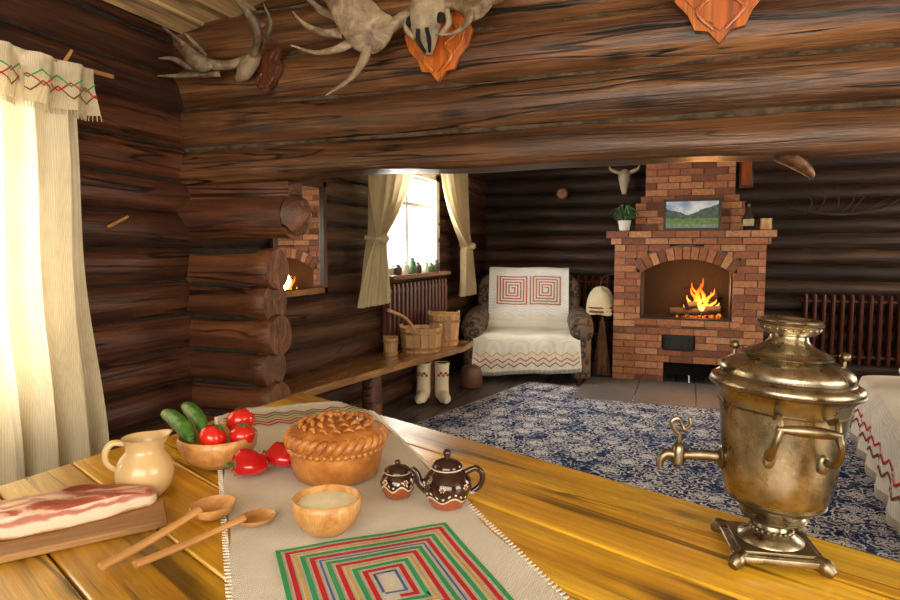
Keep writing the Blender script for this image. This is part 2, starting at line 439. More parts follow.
# ------------------------------------------------------------------ windows
m_frame=wood('window_frame_wood',[(.30,.15,.06),(.45,.25,.11),(.55,.34,.17)],2,10,.4,.2,.2,.2)
m_framew=plain('window_frame_white',(.62,.58,.50),.4)
def glassmat():
    g=G('window_glass'); t=g.n('ShaderNodeBsdfTransparent'); gl=g.n('ShaderNodeBsdfGlossy'); gl.inputs['Roughness'].default_value=.02
    m=g.n('ShaderNodeMixShader'); m.inputs[0].default_value=.06
    g.l(t.outputs[0],m.inputs[1]); g.l(gl.outputs[0],m.inputs[2]); g.l(m.outputs[0],g.out.inputs[0]); return g.m
m_glass=glassmat()
def window(name,axis,fixed,op,mat,mull=1):
    a0,a1,z0,z1=op; mb=MB(); w=.06
    P=lambda a,z,o:(a,fixed+o,z) if axis==0 else (fixed+o,a,z)
    def B(a,b,c,d,o0=-.06,o1=.06,m=0): mb.bx(P(a,c,o0),P(b,d,o1),m)
    B(a0-.03,a1+.03,z1-w,z1+.04,-.10,.10); B(a0-.03,a1+.03,z0-.04,z0+w*.6,-.10,.10)
    B(a0-.03,a0+w,z0,z1,-.10,.10); B(a1-w,a1+.03,z0,z1,-.10,.10)
    for k in range(1,mull+1):
        c=a0+(a1-a0)*k/(mull+1); B(c-.025,c+.025,z0,z1,-.03,.03)
    B(a0,a1,z0+(z1-z0)*.66-.018,z0+(z1-z0)*.66+.018,-.025,.025)
    B(a0,a1,z0,z1,-.004,.004,1)
    return mb.obj(name,[mat,m_glass])
window('window_1',1,XL-.085,WF,m_frame,1)
window('window_2',1,XL-.085,WB,m_framew,1)
window('added_window_3',1,XR+.085,WR,m_frame,3); window('added_window_4',1,XR+.085,WR2,m_frame,3)  # invented out-of-view windows, added to house the right-hand fill lights
window('added_window_5',0,YR-.085,WRR,m_frame,4)  # invented window behind the camera, added to house the rear fill
mb=MB(); mb.bx((XL-.03,4.8,1.10),(XL+.13,6.15,1.135)); mb.obj('trim_windowsill',[m_bench],bevel=.004)

# ------------------------------------------------------------------ curtains
def curtain(mb,y0,y1,ztop,zbot,x,folds,amp,narrow=None,mat=0,nv=40,ph=0,edge=None):
    def fn(u,v):
        z=ztop+(zbot-ztop)*v
        y=y0+(y1-y0)*u
        if narrow:
            c,wf=narrow(v); y=c+(u-.5)*wf
        w=abs((narrow(v)[1] if narrow else y1-y0))
        am=amp*(.7+.6*v)*min(2.0,(abs(y1-y0)/max(w,.03))**.4)
        xx=x+am*math.sin(u*folds*2*pi+ph+.7*math.sin(v*3+u*5))+.3*am*math.sin(u*folds*4.7*pi+v*4)
        if edge: y+=edge(u,v)
        return Vector((xx,y,z))
    mb.grid(fn,int(folds*14),nv,mat,True,.5); return fn
root=empty('window_curtain',(0,0,0))
mb=MB()
curtain(mb,.90,1.875,2.00,.50,-2.235,7,.034,edge=lambda u,v:(.05*v*v if u>.5 else 0)+.008*math.sin(v*9))
mb.obj('drape',[m_cur],root)
mb=MB()
fv=curtain(mb,.6,1.93,2.055,1.875,-2.20,10,.018,nv=8)
def onv(a,b):
    p=fv(a,b); p.x+=.006; return p
for mi,(b0,am) in enumerate(((.66,.11),(.42,.09),(.54,.10))):
    n=34; path=[(i/n,b0+(am if (i+(mi==2))%2 else -am)) for i in range(n+1)]
    for i in range(n):
        a,b=path[i],path[i+1]
        vs=[]
        for j in range(6):
            t=j/5; uu=a[0]+(b[0]-a[0])*t; vv=a[1]+(b[1]-a[1])*t
            vs+= [onv(uu,vv-.018),onv(uu,vv+.018)]
        mb.add(vs,[(2*j,2*j+1,2*j+3,2*j+2) for j in range(5)],1+mi,True,.5)
for i in range(180):
    u=i/179; p=fv(u,1.0); mb.cyl(p,(p.x+random.uniform(-.003,.003),p.y+random.uniform(-.004,.004),p.z-.022),.0022,.0015,4,0,tint=.5)
mb.obj('valance',[m_cur,m_brn,m_green,m_red],root)
mb=MB(); mb.tube([(-2.23,.5,2.03),(-2.23,1.3,2.04),(-2.22,2.03,2.055)],[.012,.011,.009],8,6); mb.tube([(-2.3,1.84,2.02),(-2.22,1.85,2.11)],[.01,.006],6,3)
mb.obj('curtain_rod',[m_bench],root)

root=empty('window_curtain')
for nm,yc0,yt,yc1,w0,zb in(('drape_left',4.70,4.42,4.36,.95,.93),('drape_right',6.15,6.56,6.60,.90,.86)):
    mb=MB()
    def nar(v,yc0=yc0,yc1=yc1,yt=yt,w0=w0):
        if v<.62:
            t=v/.62; t=t**1.9; return (yc0+(yt-yc0)*t, w0*(1-t)+.16*t)
        t=(v-.62)/.38; return (yt+(yc1-yt)*t,.16+.36*t**.6)
    curtain(mb,0,.8,2.26,zb,XL+.17,6,.024,narrow=nar)
    zt=2.26+(zb-2.26)*.62
    mb.tube([(XL+.11,yt-.09,zt+.01),(XL+.205,yt-.05,zt),(XL+.22,yt,zt),(XL+.205,yt+.05,zt),(XL+.11,yt+.09,zt+.02)],[.018,.022,.024,.022,.018],8,4,mat=0)
    mb.ball((XL+.22,yt,zt),.045,0,(1,1.2,.9))
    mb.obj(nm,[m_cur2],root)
mb=MB(); mb.cyl((XL+.17,4.1,2.27),(XL+.17,6.9,2.27),.012,seg=8); mb.obj('curtain_rod',[m_bench],root)

mb=MB()
for i,y in enumerate((5.0,5.15,5.30,5.44,5.6,5.75,5.9)):
    h=.09+.07*((i*37)%5)/5
    mb.lathe([(.028,0),(.036,.01),(.036,h*.7),(.02,h*.85),(.022,h)],(XL+.07,y,1.136),14,i%3)
mb.obj('windowsill_jars',[plain('jar_dark',(.05,.04,.035),.3),plain('jar_white',(.6,.58,.5),.4),plain('jar_green',(.05,.12,.05),.5)])

# ------------------------------------------------------------------ mirror
mb=MB(); y0,y1,z0,z1=3.28,3.90,1.05,1.82; x=XL+.015
fw=.045
mb.bx((x,y0,z0),(x+.03,y1,z0+fw));mb.bx((x,y0,z1-fw),(x+.03,y1,z1));mb.bx((x,y0,z0),(x+.03,y0+fw,z1));mb.bx((x,y1-fw,z0),(x+.03,y1,z1))
mb.bx((x,y0+fw,z0+fw),(x+.012,y1-fw,z1-fw),1)
gm=G('mirror_silver'); gm.bsdf(Roughness=.015,Metallic=1.0); gm.b.inputs['Base Color'].default_value=(.9,.9,.9,1)
mb.obj('framed_mirror',[m_mirf,gm.m],bevel=.004)

# ------------------------------------------------------------------ fireplace
YF=6.80
def fire():
    root=empty('brick_fireplace')
    mb=MB()
    W=.43; sp=1.12; R=.73; cz0=.53
    def excl(z):
        ex=[]
        if .65<z<1.12: ex.append((-W-.01,W-.01))
        elif 1.12<=z<1.385:
            hw=min(math.sqrt(max(0,(R+.125)**2-(z-cz0)**2)),W+.73*(z-1.12))
            ex.append((-hw-.01,hw-.01))
        if .33<z<.50: ex.append((-.22,.09))
        if z<.2: ex.append((-.20,.32))
        return ex
    def rows(x0,x1,z0,z1,yf,ex,rh=.0703,bl=.225,ph=0,dep=.1):
        n=round((z1-z0)/rh); rh=(z1-z0)/n
        for k in range(n):
            za=z0+k*rh; zc=za+rh/2
            iv=[(x0,x1)]
            for (o0,o1) in (ex(zc) if ex else []):
                nv=[]
                for (p,q) in iv:
                    if o1<=p or o0>=q: nv.append((p,q)); continue
                    if o0>p: nv.append((p,o0))
                    if o1<q: nv.append((o1,q))
                iv=nv
            off=((k+ph)%2)*bl/2
            for (p,q) in iv:
                mb.bx((p+.004,yf+.010,za),(q-.004,yf+dep,za+rh),1,.5)
                s=x0-off
                while s<q:
                    a=max(s,p);b=min(s+bl,q)
                    if b-a>.025: mb.bx((a+.005,yf+random.uniform(-.002,.003),za+.005),(b-.005,yf+.06,za+rh-.005),0)
                    s+=bl
    def siderows(xf,sx,y0,y1,z0,z1,rh=.0703,bl=.225):
        n=round((z1-z0)/rh); rh=(z1-z0)/n
        mb.bx((xf-sx*.010,y0,z0),(xf-sx*.05,y1,z1),1,.5)
        for k in range(n):
            za=z0+k*rh; s=y0-((k+1)%2)*bl/2
            while s<y1:
                a=max(s,y0);b=min(s+bl,y1)
                if b-a>.025: mb.bx((xf,a+.005,za+.005),(xf-sx*.045,b-.005,za+rh-.005),0)
                s+=bl
    YE=YB-.01
    rows(-.71,.71,0,1.406,YF,excl)
    siderows(-.71,-1,YF+.06,YE,0,1.406); siderows(.71,1,YF+.06,YE,0,1.406)
    rows(-.745,.745,1.406,1.472,YF-.035,None,.066,.225,1,.2); siderows(-.745,-1,YF,YE,1.406,1.472); siderows(.745,1,YF,YE,1.406,1.472)
    rows(-.79,.79,1.472,1.54,YF-.075,None,.066,.225,0,.24); siderows(-.79,-1,YF-.01,YE,1.472,1.54); siderows(.79,1,YF-.01,YE,1.472,1.54)
    mb.bx((-.78,YF-.05,1.47),(.78,YE,1.542),1,.5)
    rows(-.52,.52,1.545,1.83,YF+.14,None); siderows(-.52,-1,YF+.2,YE,1.545,1.83); siderows(.52,1,YF+.2,YE,1.545,1.83)
    rows(-.47,.47,1.83,1.90,YF+.17,None,ph=1);siderows(-.47,-1,YF+.2,YE,1.83,1.90); siderows(.47,1,YF+.2,YE,1.83,1.90)
    rows(-.43,.43,1.90,3.0,YF+.20,None); siderows(-.43,-1,YF+.26,YE,1.90,3.0); siderows(.43,1,YF+.26,YE,1.90,3.0)
    mb.bx((-.50,YF+.22,1.54),(.50,YE,1.83),1); mb.bx((-.41,YF+.27,1.8),(.41,YE,3.0),1)
    mb.bx((-.45,YF+.22,1.8),(.45,YE,1.9),1)
    rows(-.50,.50,.585,.652,YF-.03,None,.066,.225,0,.14)
    mb.bx((-.68,YF+.09,0),(-W,YE,1.41),2); mb.bx((W-.02,YF+.09,0),(.68,YE,1.41),2)
    mb.bx((-W,YF+.09,.2),(W,YE,.65),2); mb.bx((-W,YF+.5,.0),(W,YE,1.41),2); mb.bx((-W,YF+.09,1.27),(W,YE,1.41),2)
    mb.bx((-W,YF+.09,0),(-.21,YF+.5,.2),2); mb.bx((.33,YF+.09,0),(W,YF+.5,.2),2)
    nb=13; th=36.2
    for i in range(nb):
        a0=D(-th+2*th*i/nb+.35);a1=D(-th+2*th*(i+1)/nb-.35)
        q=[]
        for y in (YF-.012,YF+.10):
            for (rr,a) in ((R,a0),(R,a1),(R+.12,a1),(R+.12,a0)): q.append((-.01+rr*math.sin(a),y,cz0+rr*math.cos(a)))
        mb.hexa(q,0)
    for i in range(24):
        a0=D(-th+2*th*i/24);a1=D(-th+2*th*(i+1)/24); q=[]
        for y in (YF+.003,YF+.10):
            for (rr,a) in ((R+.003,a0),(R+.003,a1),(R+.14,a1),(R+.14,a0)): q.append((-.01+rr*math.sin(a),y,cz0+rr*math.cos(a)))
        mb.hexa(q,1,.5)
    mb.obj('brickwork',[m_brick,m_mortar,m_soot],root)
    mb=MB()
    mb.bx((-.21,YF-.008,.335),(.08,YF+.03,.495)); mb.bx((-.185,YF-.02,.355),(.055,YF-.005,.475))
    mb.cyl((.03,YF-.045,.41),(.03,YF-.01,.41),.012,seg=10); mb.box((.03,YF-.045,.41),(.012,.012,.07))
    for zz in(.37,.46): mb.cyl((-.2,YF-.02,zz-.012),(-.2,YF-.02,zz+.012),.012,seg=8)
    for k in range(5): mb.bx((-.16+k*.045,YF-.024,.38),(-.145+k*.045,YF-.018,.45))
    mb.obj('ash_door',[m_iron],root,bevel=.003)
    mb=MB()
    mb.cyl((-.44,YF+.02,.655),(-.44,YF+.02,1.10),.012,seg=8); mb.cyl((.41,YF+.02,.655),(.41,YF+.02,1.1),.012,seg=8)
    mb.bx((-.43,YF-.02,.652),(.41,YF+.12,.667)); mb.obj('firebox_trim',[m_iron],root)
fire()
root=empty('log_fire')
mb=MB()
m_char=plain('charred_log',(.03,.018,.012),.9,bump=.8,bsc=25)
def embermat():
    g=G('embers'); n=g.noise(g.coords(),26,4); e=g.n('ShaderNodeEmission')
    g.l(g.ramp(n,[(.4,(.02,.004,.0)),(.52,(.9,.12,.01)),(.7,(1,.45,.05))]),e.inputs[0]); e.inputs[1].default_value=1.6; g.l(e.outputs[0],g.out.inputs[0]); return g.m
for (a,b,r) in (((-.16,7.02,.71),(.30,7.06,.72),.045),((-.02,7.16,.71),(.34,7.0,.75),.05),((.0,7.0,.78),(.28,7.18,.80),.040),((.05,7.2,.72),(.30,7.2,.88),.032)):
    mb.tube([a,b],[r,r*.85],12,5,rnoise=.25)
for k in range(28):
    mb.ball((random.uniform(-.12,.32),random.uniform(6.98,7.2),.672),random.uniform(.010,.025),1,seg=7,rings=5)
mb.obj('burning_logs',[m_char,embermat()],root)
def flamemat():
    g=G('flame'); tc=g.n('ShaderNodeTexCoord'); sp=g.n('ShaderNodeSeparateXYZ'); g.l(tc.outputs['Object'],sp.inputs[0])
    hh=g.math('SUBTRACT',sp.outputs[2],.68); nn=g.noise(g.coords((12,12,4)),1,3); hh=g.math('ADD',g.math('MULTIPLY',hh,2.6),g.math('MULTIPLY',g.math('SUBTRACT',nn,.5),.7))
    e=g.n('ShaderNodeEmission'); g.l(g.ramp(hh,[(0,(1,.52,.12)),(.35,(1,.27,.02)),(.8,(.85,.07,.004))]),e.inputs[0]); e.inputs[1].default_value=4.0
    lw=g.n('ShaderNodeLayerWeight'); lw.inputs[0].default_value=.35; tr=g.n('ShaderNodeBsdfTransparent'); ms=g.n('ShaderNodeMixShader')
    g.l(g.ramp(lw.outputs['Facing'],[(.30,0),(.92,1)]),ms.inputs[0]); g.l(e.outputs[0],ms.inputs[1]); g.l(tr.outputs[0],ms.inputs[2]); g.l(ms.outputs[0],g.out.inputs[0]); return g.m
mb=MB()
for (x,y,h,r,tw) in ((.12,7.08,.36,.026,.03),(.08,7.06,.26,.025,-.03),(.16,7.1,.30,.026,-.02),(.20,7.07,.22,.024,.03),(.25,7.05,.15,.022,.03),(.29,7.08,.11,.020,.02),(.00,7.08,.14,.020,.02),(.03,7.1,.18,.02,-.02),(.14,7.02,.19,.026,.03),(.10,7.12,.31,.022,-.04),(.22,7.12,.25,.02,.04),(.17,7.05,.12,.03,.01)):
    mb.tube([(x,y,.70),(x+tw*.3,y,.70+h*.25),(x-tw*.5,y-.01,.70+h*.55),(x+tw,y,.70+h*.8),(x+tw*1.3,y,.70+h)],[r*.6,r,r*.75,r*.35,.002],12,6,flat=.5,nrm=(0,1,0))
mb.obj('flames',[flamemat()],root)

# mantel things
mb=MB()
mb.bx((-.24,6.885,1.545),(.30,6.905,1.86),0); mb.bx((-.215,6.880,1.570),(.275,6.886,1.835),1)
def landscape():
    g=G('landscape_print'); g.bsdf(Roughness=.35)
    tc=g.n('ShaderNodeTexCoord'); sp=g.n('ShaderNodeSeparateXYZ'); g.l(tc.outputs['Object'],sp.inputs[0])
    z=g.math('DIVIDE',g.math('SUBTRACT',sp.outputs[2],1.57),.265); x=sp.outputs[0]
    n=g.noise(g.coords((6,1,6)),1,5); n2=g.noise(g.coords((30,1,30)),1,4)
    sky=g.ramp(n,[(.4,(.22,.34,.55)),(.6,(.75,.80,.85))])
    ridge=g.math('ADD',.45,g.math('MULTIPLY',g.math('ABSOLUTE',g.math('SUBTRACT',x,.0)),1.5)); ridge=g.math('ADD',ridge,g.math('MULTIPLY',g.math('SUBTRACT',n,.5),.5))
    mt=g.ramp(n2,[(.35,(.02,.05,.04)),(.65,(.10,.15,.12))])
    c=g.mix(sky,mt,g.math('LESS_THAN',z,ridge))
    grass=g.ramp(n2,[(.3,(.05,.13,.02)),(.7,(.16,.30,.06))]); c=g.mix(c,grass,g.math('LESS_THAN',z,.36))
    lake=g.ramp(n2,[(.3,(.10,.16,.10)),(.7,(.25,.35,.25))]); c=g.mix(c,lake,g.math('LESS_THAN',z,.14))
    g.l(c,g.b.inputs['Base Color']); return g.m
mb.obj('landscape_picture',[plain('picture_frame',(.05,.03,.02),.4),landscape()])
mb=MB(); mb.lathe([(.035,0),(.05,.01),(.065,.10),(.07,.11),(.055,.105)],(-.62,6.86,1.542),20,0)
for k in range(60):
    a=random.uniform(0,2*pi); l=random.uniform(.08,.15); x0,y0,z0=-.62,6.86,1.65
    up=random.uniform(.02,.16)
    p1=(x0+math.cos(a)*l*.5,y0+math.sin(a)*l*.4,z0+up); p2=(x0+math.cos(a)*l,y0+math.sin(a)*l*.6,z0+up*random.uniform(.1,1))
    mb.tube([(x0,y0,z0-.03),p1,p2],[.004,.010,.001],5,3,flat=.25,mat=1)
mb.obj('potted_plant',[plain('pot_white',(.6,.58,.55),.4),plain('leaf_green',(.05,.11,.03),.5,var=.5)])
for i,(x,h) in enumerate(((.545,.26),(.70,.11))):
    mb=MB()
    if i==0:
        mb.lathe([(.04,0),(.048,.01),(.05,.12),(.035,.17),(.015,.20),(.014,.25),(.018,.26)],(x,6.86,1.542),20,0)
        mb.lathe([(.0505,.04),(.0508,.045),(.0508,.10),(.0505,.105)],(x,6.86,1.542),20,1); mb.obj('dark_bottle',[plain('bottle_dark',(.03,.018,.012),.15),plain('label_paper',(.4,.33,.2),.6)])
    else:
        mb.lathe([(.045,0),(.055,.02),(.05,.08),(.055,.11)],(x,6.86,1.542),20,0); mb.obj('wooden_cup',[m_bowl])
mb=MB(); mb.bx((.50,7.66,2.02),(.64,7.74,2.34),0); mb.bx((.52,7.65,2.05),(.62,7.66,2.31),1)
mb.obj('wooden_icon',[m_plaqd,m_plaque],bevel=.003)

def horn_skull(name,c,s,spread=1.0):
    mb=MB(); x,y,z=c
    mb.tube([(x,y-.02*s,z+.10*s),(x,y-.07*s,z+.03*s),(x,y-.08*s,z-.08*s),(x,y-.06*s,z-.2*s)],[.06*s,.085*s,.06*s,.03*s],14,5,mat=0,flat=.75,nrm=(0,1,0))
    for sg in(-1,1):
        mb.ball((x+sg*.055*s,y-.09*s,z+.02*s),.022*s,2,seg=10,rings=7)
        mb.tube([(x+sg*.05*s,y-.03*s,z+.08*s),(x+sg*.12*s*spread,y-.07*s,z+.10*s),(x+sg*.18*s*spread,y-.1*s,z+.13*s),(x+sg*.20*s*spread,y-.09*s,z+.20*s)],[.026*s,.026*s,.018*s,.003*s],9,5,mat=0)
    return mb.obj(name,[plain('skull_light',(.62,.52,.36),.6,bump=.4),m_ant,m_dark])
horn_skull('animal_skull',(-.70,7.68,2.16),.85)
mb=MB(); mb.cyl((-1.42,7.76,2.02),(-1.42,7.68,2.02),.07,.07,24); mb.cyl((-1.42,7.68,2.02),(-1.42,7.67,2.02),.055,.055,24,mat=1); mb.obj('decorative_plate',[m_plaqd,m_bench])
mb=MB()
for k in range(7):
    mb.tube([(1.15+.1*k,7.68,1.72),(1.2+.12*k,7.62,1.85+.05*math.sin(k*2)),(1.1+.16*k,7.58,1.95+.08*math.sin(k))],[.010,.007,.003],7,4)
mb.tube([(1.0,7.68,1.80),(1.4,7.66,1.72),(1.8,7.66,1.76),(2.1,7.62,1.95)],[.014,.018,.015,.005],8,5)
mb.obj('dried_branches',[plain('branch_dark',(.05,.03,.02),.7,bump=.5)])

# radiators
def radiator(axis,a0,a1,fixed,z0,z1,nrm,dep=(.05,.13),legs=True):
    mb=MB(); n=int((a1-a0)/.085); d0,d1=dep
    P=lambda a,o,z:(a,fixed+nrm*o,z) if axis==0 else (fixed+nrm*o,a,z)
    for k in range(n):
        a=a0+(k+.5)*(a1-a0)/n
        for o in dep: mb.tube([P(a,o,z0),P(a,o,z0+.03),P(a,o,z1-.03),P(a,o,z1)],[.015,.026,.026,.015],8,2,flat=.8,nrm=((1,0,0) if axis==0 else (0,1,0)))
        mb.bx(P(a-.012,d0,z0+.03),P(a+.012,d1,z1-.03))
    for zz in(z0+.05,z1-.05): mb.cyl(P(a0,(d0+d1)/2,zz),P(a1,(d0+d1)/2,zz),.025,seg=10)
    if legs:
        for a in (a0+.08,a1-.08): mb.bx(P(a-.012,.08,0),P(a+.012,.11,z0+.04))
    return mb.obj('radiator',[m_radi])
radiator(1,4.75,6.15,XL,.56,1.05,1,(.045,.08),False)
radiator(0,-1.35,-.82,YB,.30,1.02,-1)
radiator(0,1.15,2.6,YB,.18,.86,-1)

# ------------------------------------------------------------------ hearth slab, rug
mb=MB(); 
for i in range(4):
    mb.bx((-.95+i*.53,5.75,0),(-.95+i*.53+.522,6.32,.018)); mb.bx((-.95+i*.53,6.328,0),(-.95+i*.53+.522,6.79,.018))
mb.obj('hearth_slab',[plain('grey_stone',(.12,.12,.125),.6,bump=.3,bsc=30)],bevel=.004)
def rugmat():
    g=G('blue_floral_rug'); g.bsdf(Roughness=.95); g.b.inputs['Specular IOR Level'].default_value=.05
    base=g.ramp(g.noise(g.coords(),5,3),[(.3,(.010,.022,.075)),(.7,(.035,.065,.16))])
    w=g.coords()
    v1=g.n('ShaderNodeTexVoronoi'); v1.inputs['Scale'].default_value=6.2; g.l(w,v1.inputs['Vector'])
    mu=g.n('ShaderNodeVectorMath'); mu.operation='SUBTRACT'
    g.l(w,mu.inputs[0]); g.l(v1.outputs['Position'],mu.inputs[1])
    sx=g.n('ShaderNodeSeparateXYZ'); g.l(mu.outputs[0],sx.inputs[0])
    an=g.math('ARCTAN2',sx.outputs[1],sx.outputs[0]); pet=g.math('MULTIPLY',g.math('COSINE',g.math('MULTIPLY',an,6)),.07)
    nz=g.noise(w,18,2,.5,1.0)
    d=g.math('ADD',g.math('ADD',v1.outputs['Distance'],pet),g.math('MULTIPLY',g.math('SUBTRACT',nz,.5),.35))
    fl=g.ramp(d,[(.0,0),(.07,1),(.24,0),(.30,1),(.36,0),(.52,1),(.58,0)],'CONSTANT')
    v2=g.n('ShaderNodeTexVoronoi'); v2.inputs['Scale'].default_value=21; g.l(w,v2.inputs['Vector'])
    dots=g.ramp(g.math('ADD',v2.outputs['Distance'],g.math('MULTIPLY',g.math('SUBTRACT',nz,.5),.5)),[(0,1),(.25,0)],'CONSTANT')
    c=g.mix(base,(.36,.44,.58),dots); c=g.mix(c,(.72,.73,.73),fl)
    n3=g.noise(w,9,3,.5,2.0); vine=g.ramp(n3,[(0,0),(.484,1),(.516,0)],'CONSTANT'); c=g.mix(c,(.50,.56,.68),g.math('MULTIPLY',vine,.8))
    red=g.ramp(v1.outputs['Color'],[(0,0),(.7,0),(.75,1)],'CONSTANT'); ctr=g.ramp(d,[(0,1),(.09,0)],'CONSTANT'); c=g.mix(c,(.24,.10,.08),g.math('MULTIPLY',red,ctr))
    tc=g.n('ShaderNodeTexCoord'); sp=g.n('ShaderNodeSeparateXYZ'); g.l(tc.outputs['Object'],sp.inputs[0])
    ex=g.math('SUBTRACT',1.95,g.math('ABSOLUTE',sp.outputs[0])); ey=g.math('SUBTRACT',1.9,g.math('ABSOLUTE',sp.outputs[1])); e=g.math('MINIMUM',ex,ey)
    bd=g.ramp(g.math('MULTIPLY',e,2),[(0,1),(.03,0),(.12,1),(.15,0),(.72,1),(.76,0),(.82,1),(.84,0)],'CONSTANT'); c=g.mix(c,(.42,.42,.46),g.math('MULTIPLY',bd,.8))
    g.l(c,g.b.inputs['Base Color']); g.bump(g.noise(w,160,2),.8,.008); return g.m
mb=MB(); mb.bx((-1.95,-1.9,0),(1.95,1.9,.012)); mb.obj('floral_rug',[rugmat()],loc=(-.04,4.02,.002),rotz=D(-14))

# ------------------------------------------------------------------ bench & things
mb=MB()
poly=[(-2.385,2.82),(-2.20,2.86),(-2.11,3.6),(-1.97,4.5),(-1.83,5.30),(-1.86,5.66),(-2.2,5.70),(-2.385,5.6)]
mb.prism(poly,.45,.50,0)
for (x,y) in((-2.28,3.1),(-2.20,4.25)): mb.tube([(x,y,0),(x,y,.45)],[.075,.07],16,3,mat=1,capmat=2,rnoise=.1)
mb.tube([(-2.29,5.5,0),(-2.29,5.5,.45)],[.08,.08],16,3,mat=1,capmat=2,rnoise=.1)
mb.obj('wooden_bench',[m_bench,m_log_stub,m_end],bevel=.008)
mb=MB(); mb.tube([(-2.26,3.95,.09),(-2.14,3.80,.09)],[.085,.085],18,3,mat=0,capmat=1,rnoise=.08)
mb.obj('firewood_log',[m_log_stub,m_end])
mb=MB(); mb.lathe([(.09,0),(.11,.03),(.11,.14),(.085,.20),(.03,.22)],(-1.95,5.86,0.016),18,0); mb.obj('clay_crock',[plain('crock_brown',(.12,.05,.025),.5,bump=.3)])
def tub(name,c,r0,r1,h,lugs=True,lid=False):
    mb=MB(); x,y,z=c; n=16
    for k in range(n):
        a0=2*pi*k/n+.012;a1=2*pi*(k+1)/n-.012; t=random.random()
        q=[]
        hh=h*(1.12 if lugs and k in(0,n//2) else 1)
        for zz,ra in((0,r0),(hh,r1)):
            for (rr,a) in((ra-.016,a0),(ra-.016,a1),(ra,a1),(ra,a0)): q.append((x+rr*math.cos(a),y+rr*math.sin(a),z+zz))
        mb.hexa(q,0,t)
    for f in(.15,.8):
        r=r0+(r1-r0)*f
        mb.lathe([(r+.001,h*f-.012),(r+.006,h*f-.01),(r+.006,h*f+.01),(r+.001,h*f+.012)],(x,y,z),32,1)
    mb.lathe([(r0-.012,.01),(r0-.012,.02)],(x,y,z),24,0)
    if lid:
        mb.lathe([(r1-.018,h*.93),(r1-.018,h*.97)],(x,y,z),24,0); mb.box((x,y,z+h*1.03),(r1*1.9,.04,.03),0)
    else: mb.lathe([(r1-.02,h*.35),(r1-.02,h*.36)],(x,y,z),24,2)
    return mb.obj(name,[m_tub,m_bench,m_dark])
tub('wooden_tub',(-2.10,4.96,.5),.165,.18,.20)
tub('wooden_tub',(-2.05,5.38,.5),.125,.145,.27,True,True)
tub('wooden_tub',(-2.24,4.66,.5),.055,.06,.14,False,True)
mb=MB(); mb.tube([(-2.14,5.0,.62),(-2.18,4.84,.78),(-2.24,4.62,.87)],[.012,.012,.015],10,5); mb.ball((-2.12,5.03,.635),.05,0,(1,1,.5)); mb.obj('bath_ladle',[m_tub])
m_felt=plain('felt_cream',(.72,.62,.42),.95,bump=.5,bsc=120,var=.1)
for i,(x,y,rz) in enumerate(((-2.16,5.16,.15),(-2.01,5.22,.6))):
    mb=MB()
    mb.tube([(0,0,.34),(0,.0,.30),(0,.0,.18),(0,-.005,.09),(0,-.05,.055),(0,-.13,.045),(0,-.19,.042)],[.062,.064,.060,.062,.055,.05,.02],18,6,mat=0)
    mb.tube([(0,.03,.012),(0,-.05,.012),(0,-.17,.012)],[.05,.05,.045],16,5,flat=.25,nrm=(0,0,1),mat=1)
    mb.ball((0,.015,.055),.055,0,(1,1,.9))
    mb.lathe([(.063,.325),(.067,.33),(.067,.345),(.054,.345),(.052,.30)],(0,0,0),20,0); mb.lathe([(.055,.341),(.055,.342)],(0,0,0),20,1)  # black disc painted in for the shade inside the boot shaft
    for k in range(5):
        a=-pi/2+(k-2)*.35; mb.ball((.061*math.cos(a),.061*math.sin(a)-.001,.24+.02*(k%2)),.013,2 if k!=2 else 3,seg=8,rings=5)
    mb.obj('felt_boot',[m_felt,m_dark,m_red,m_green],loc=(x,y,.015),rotz=rz)

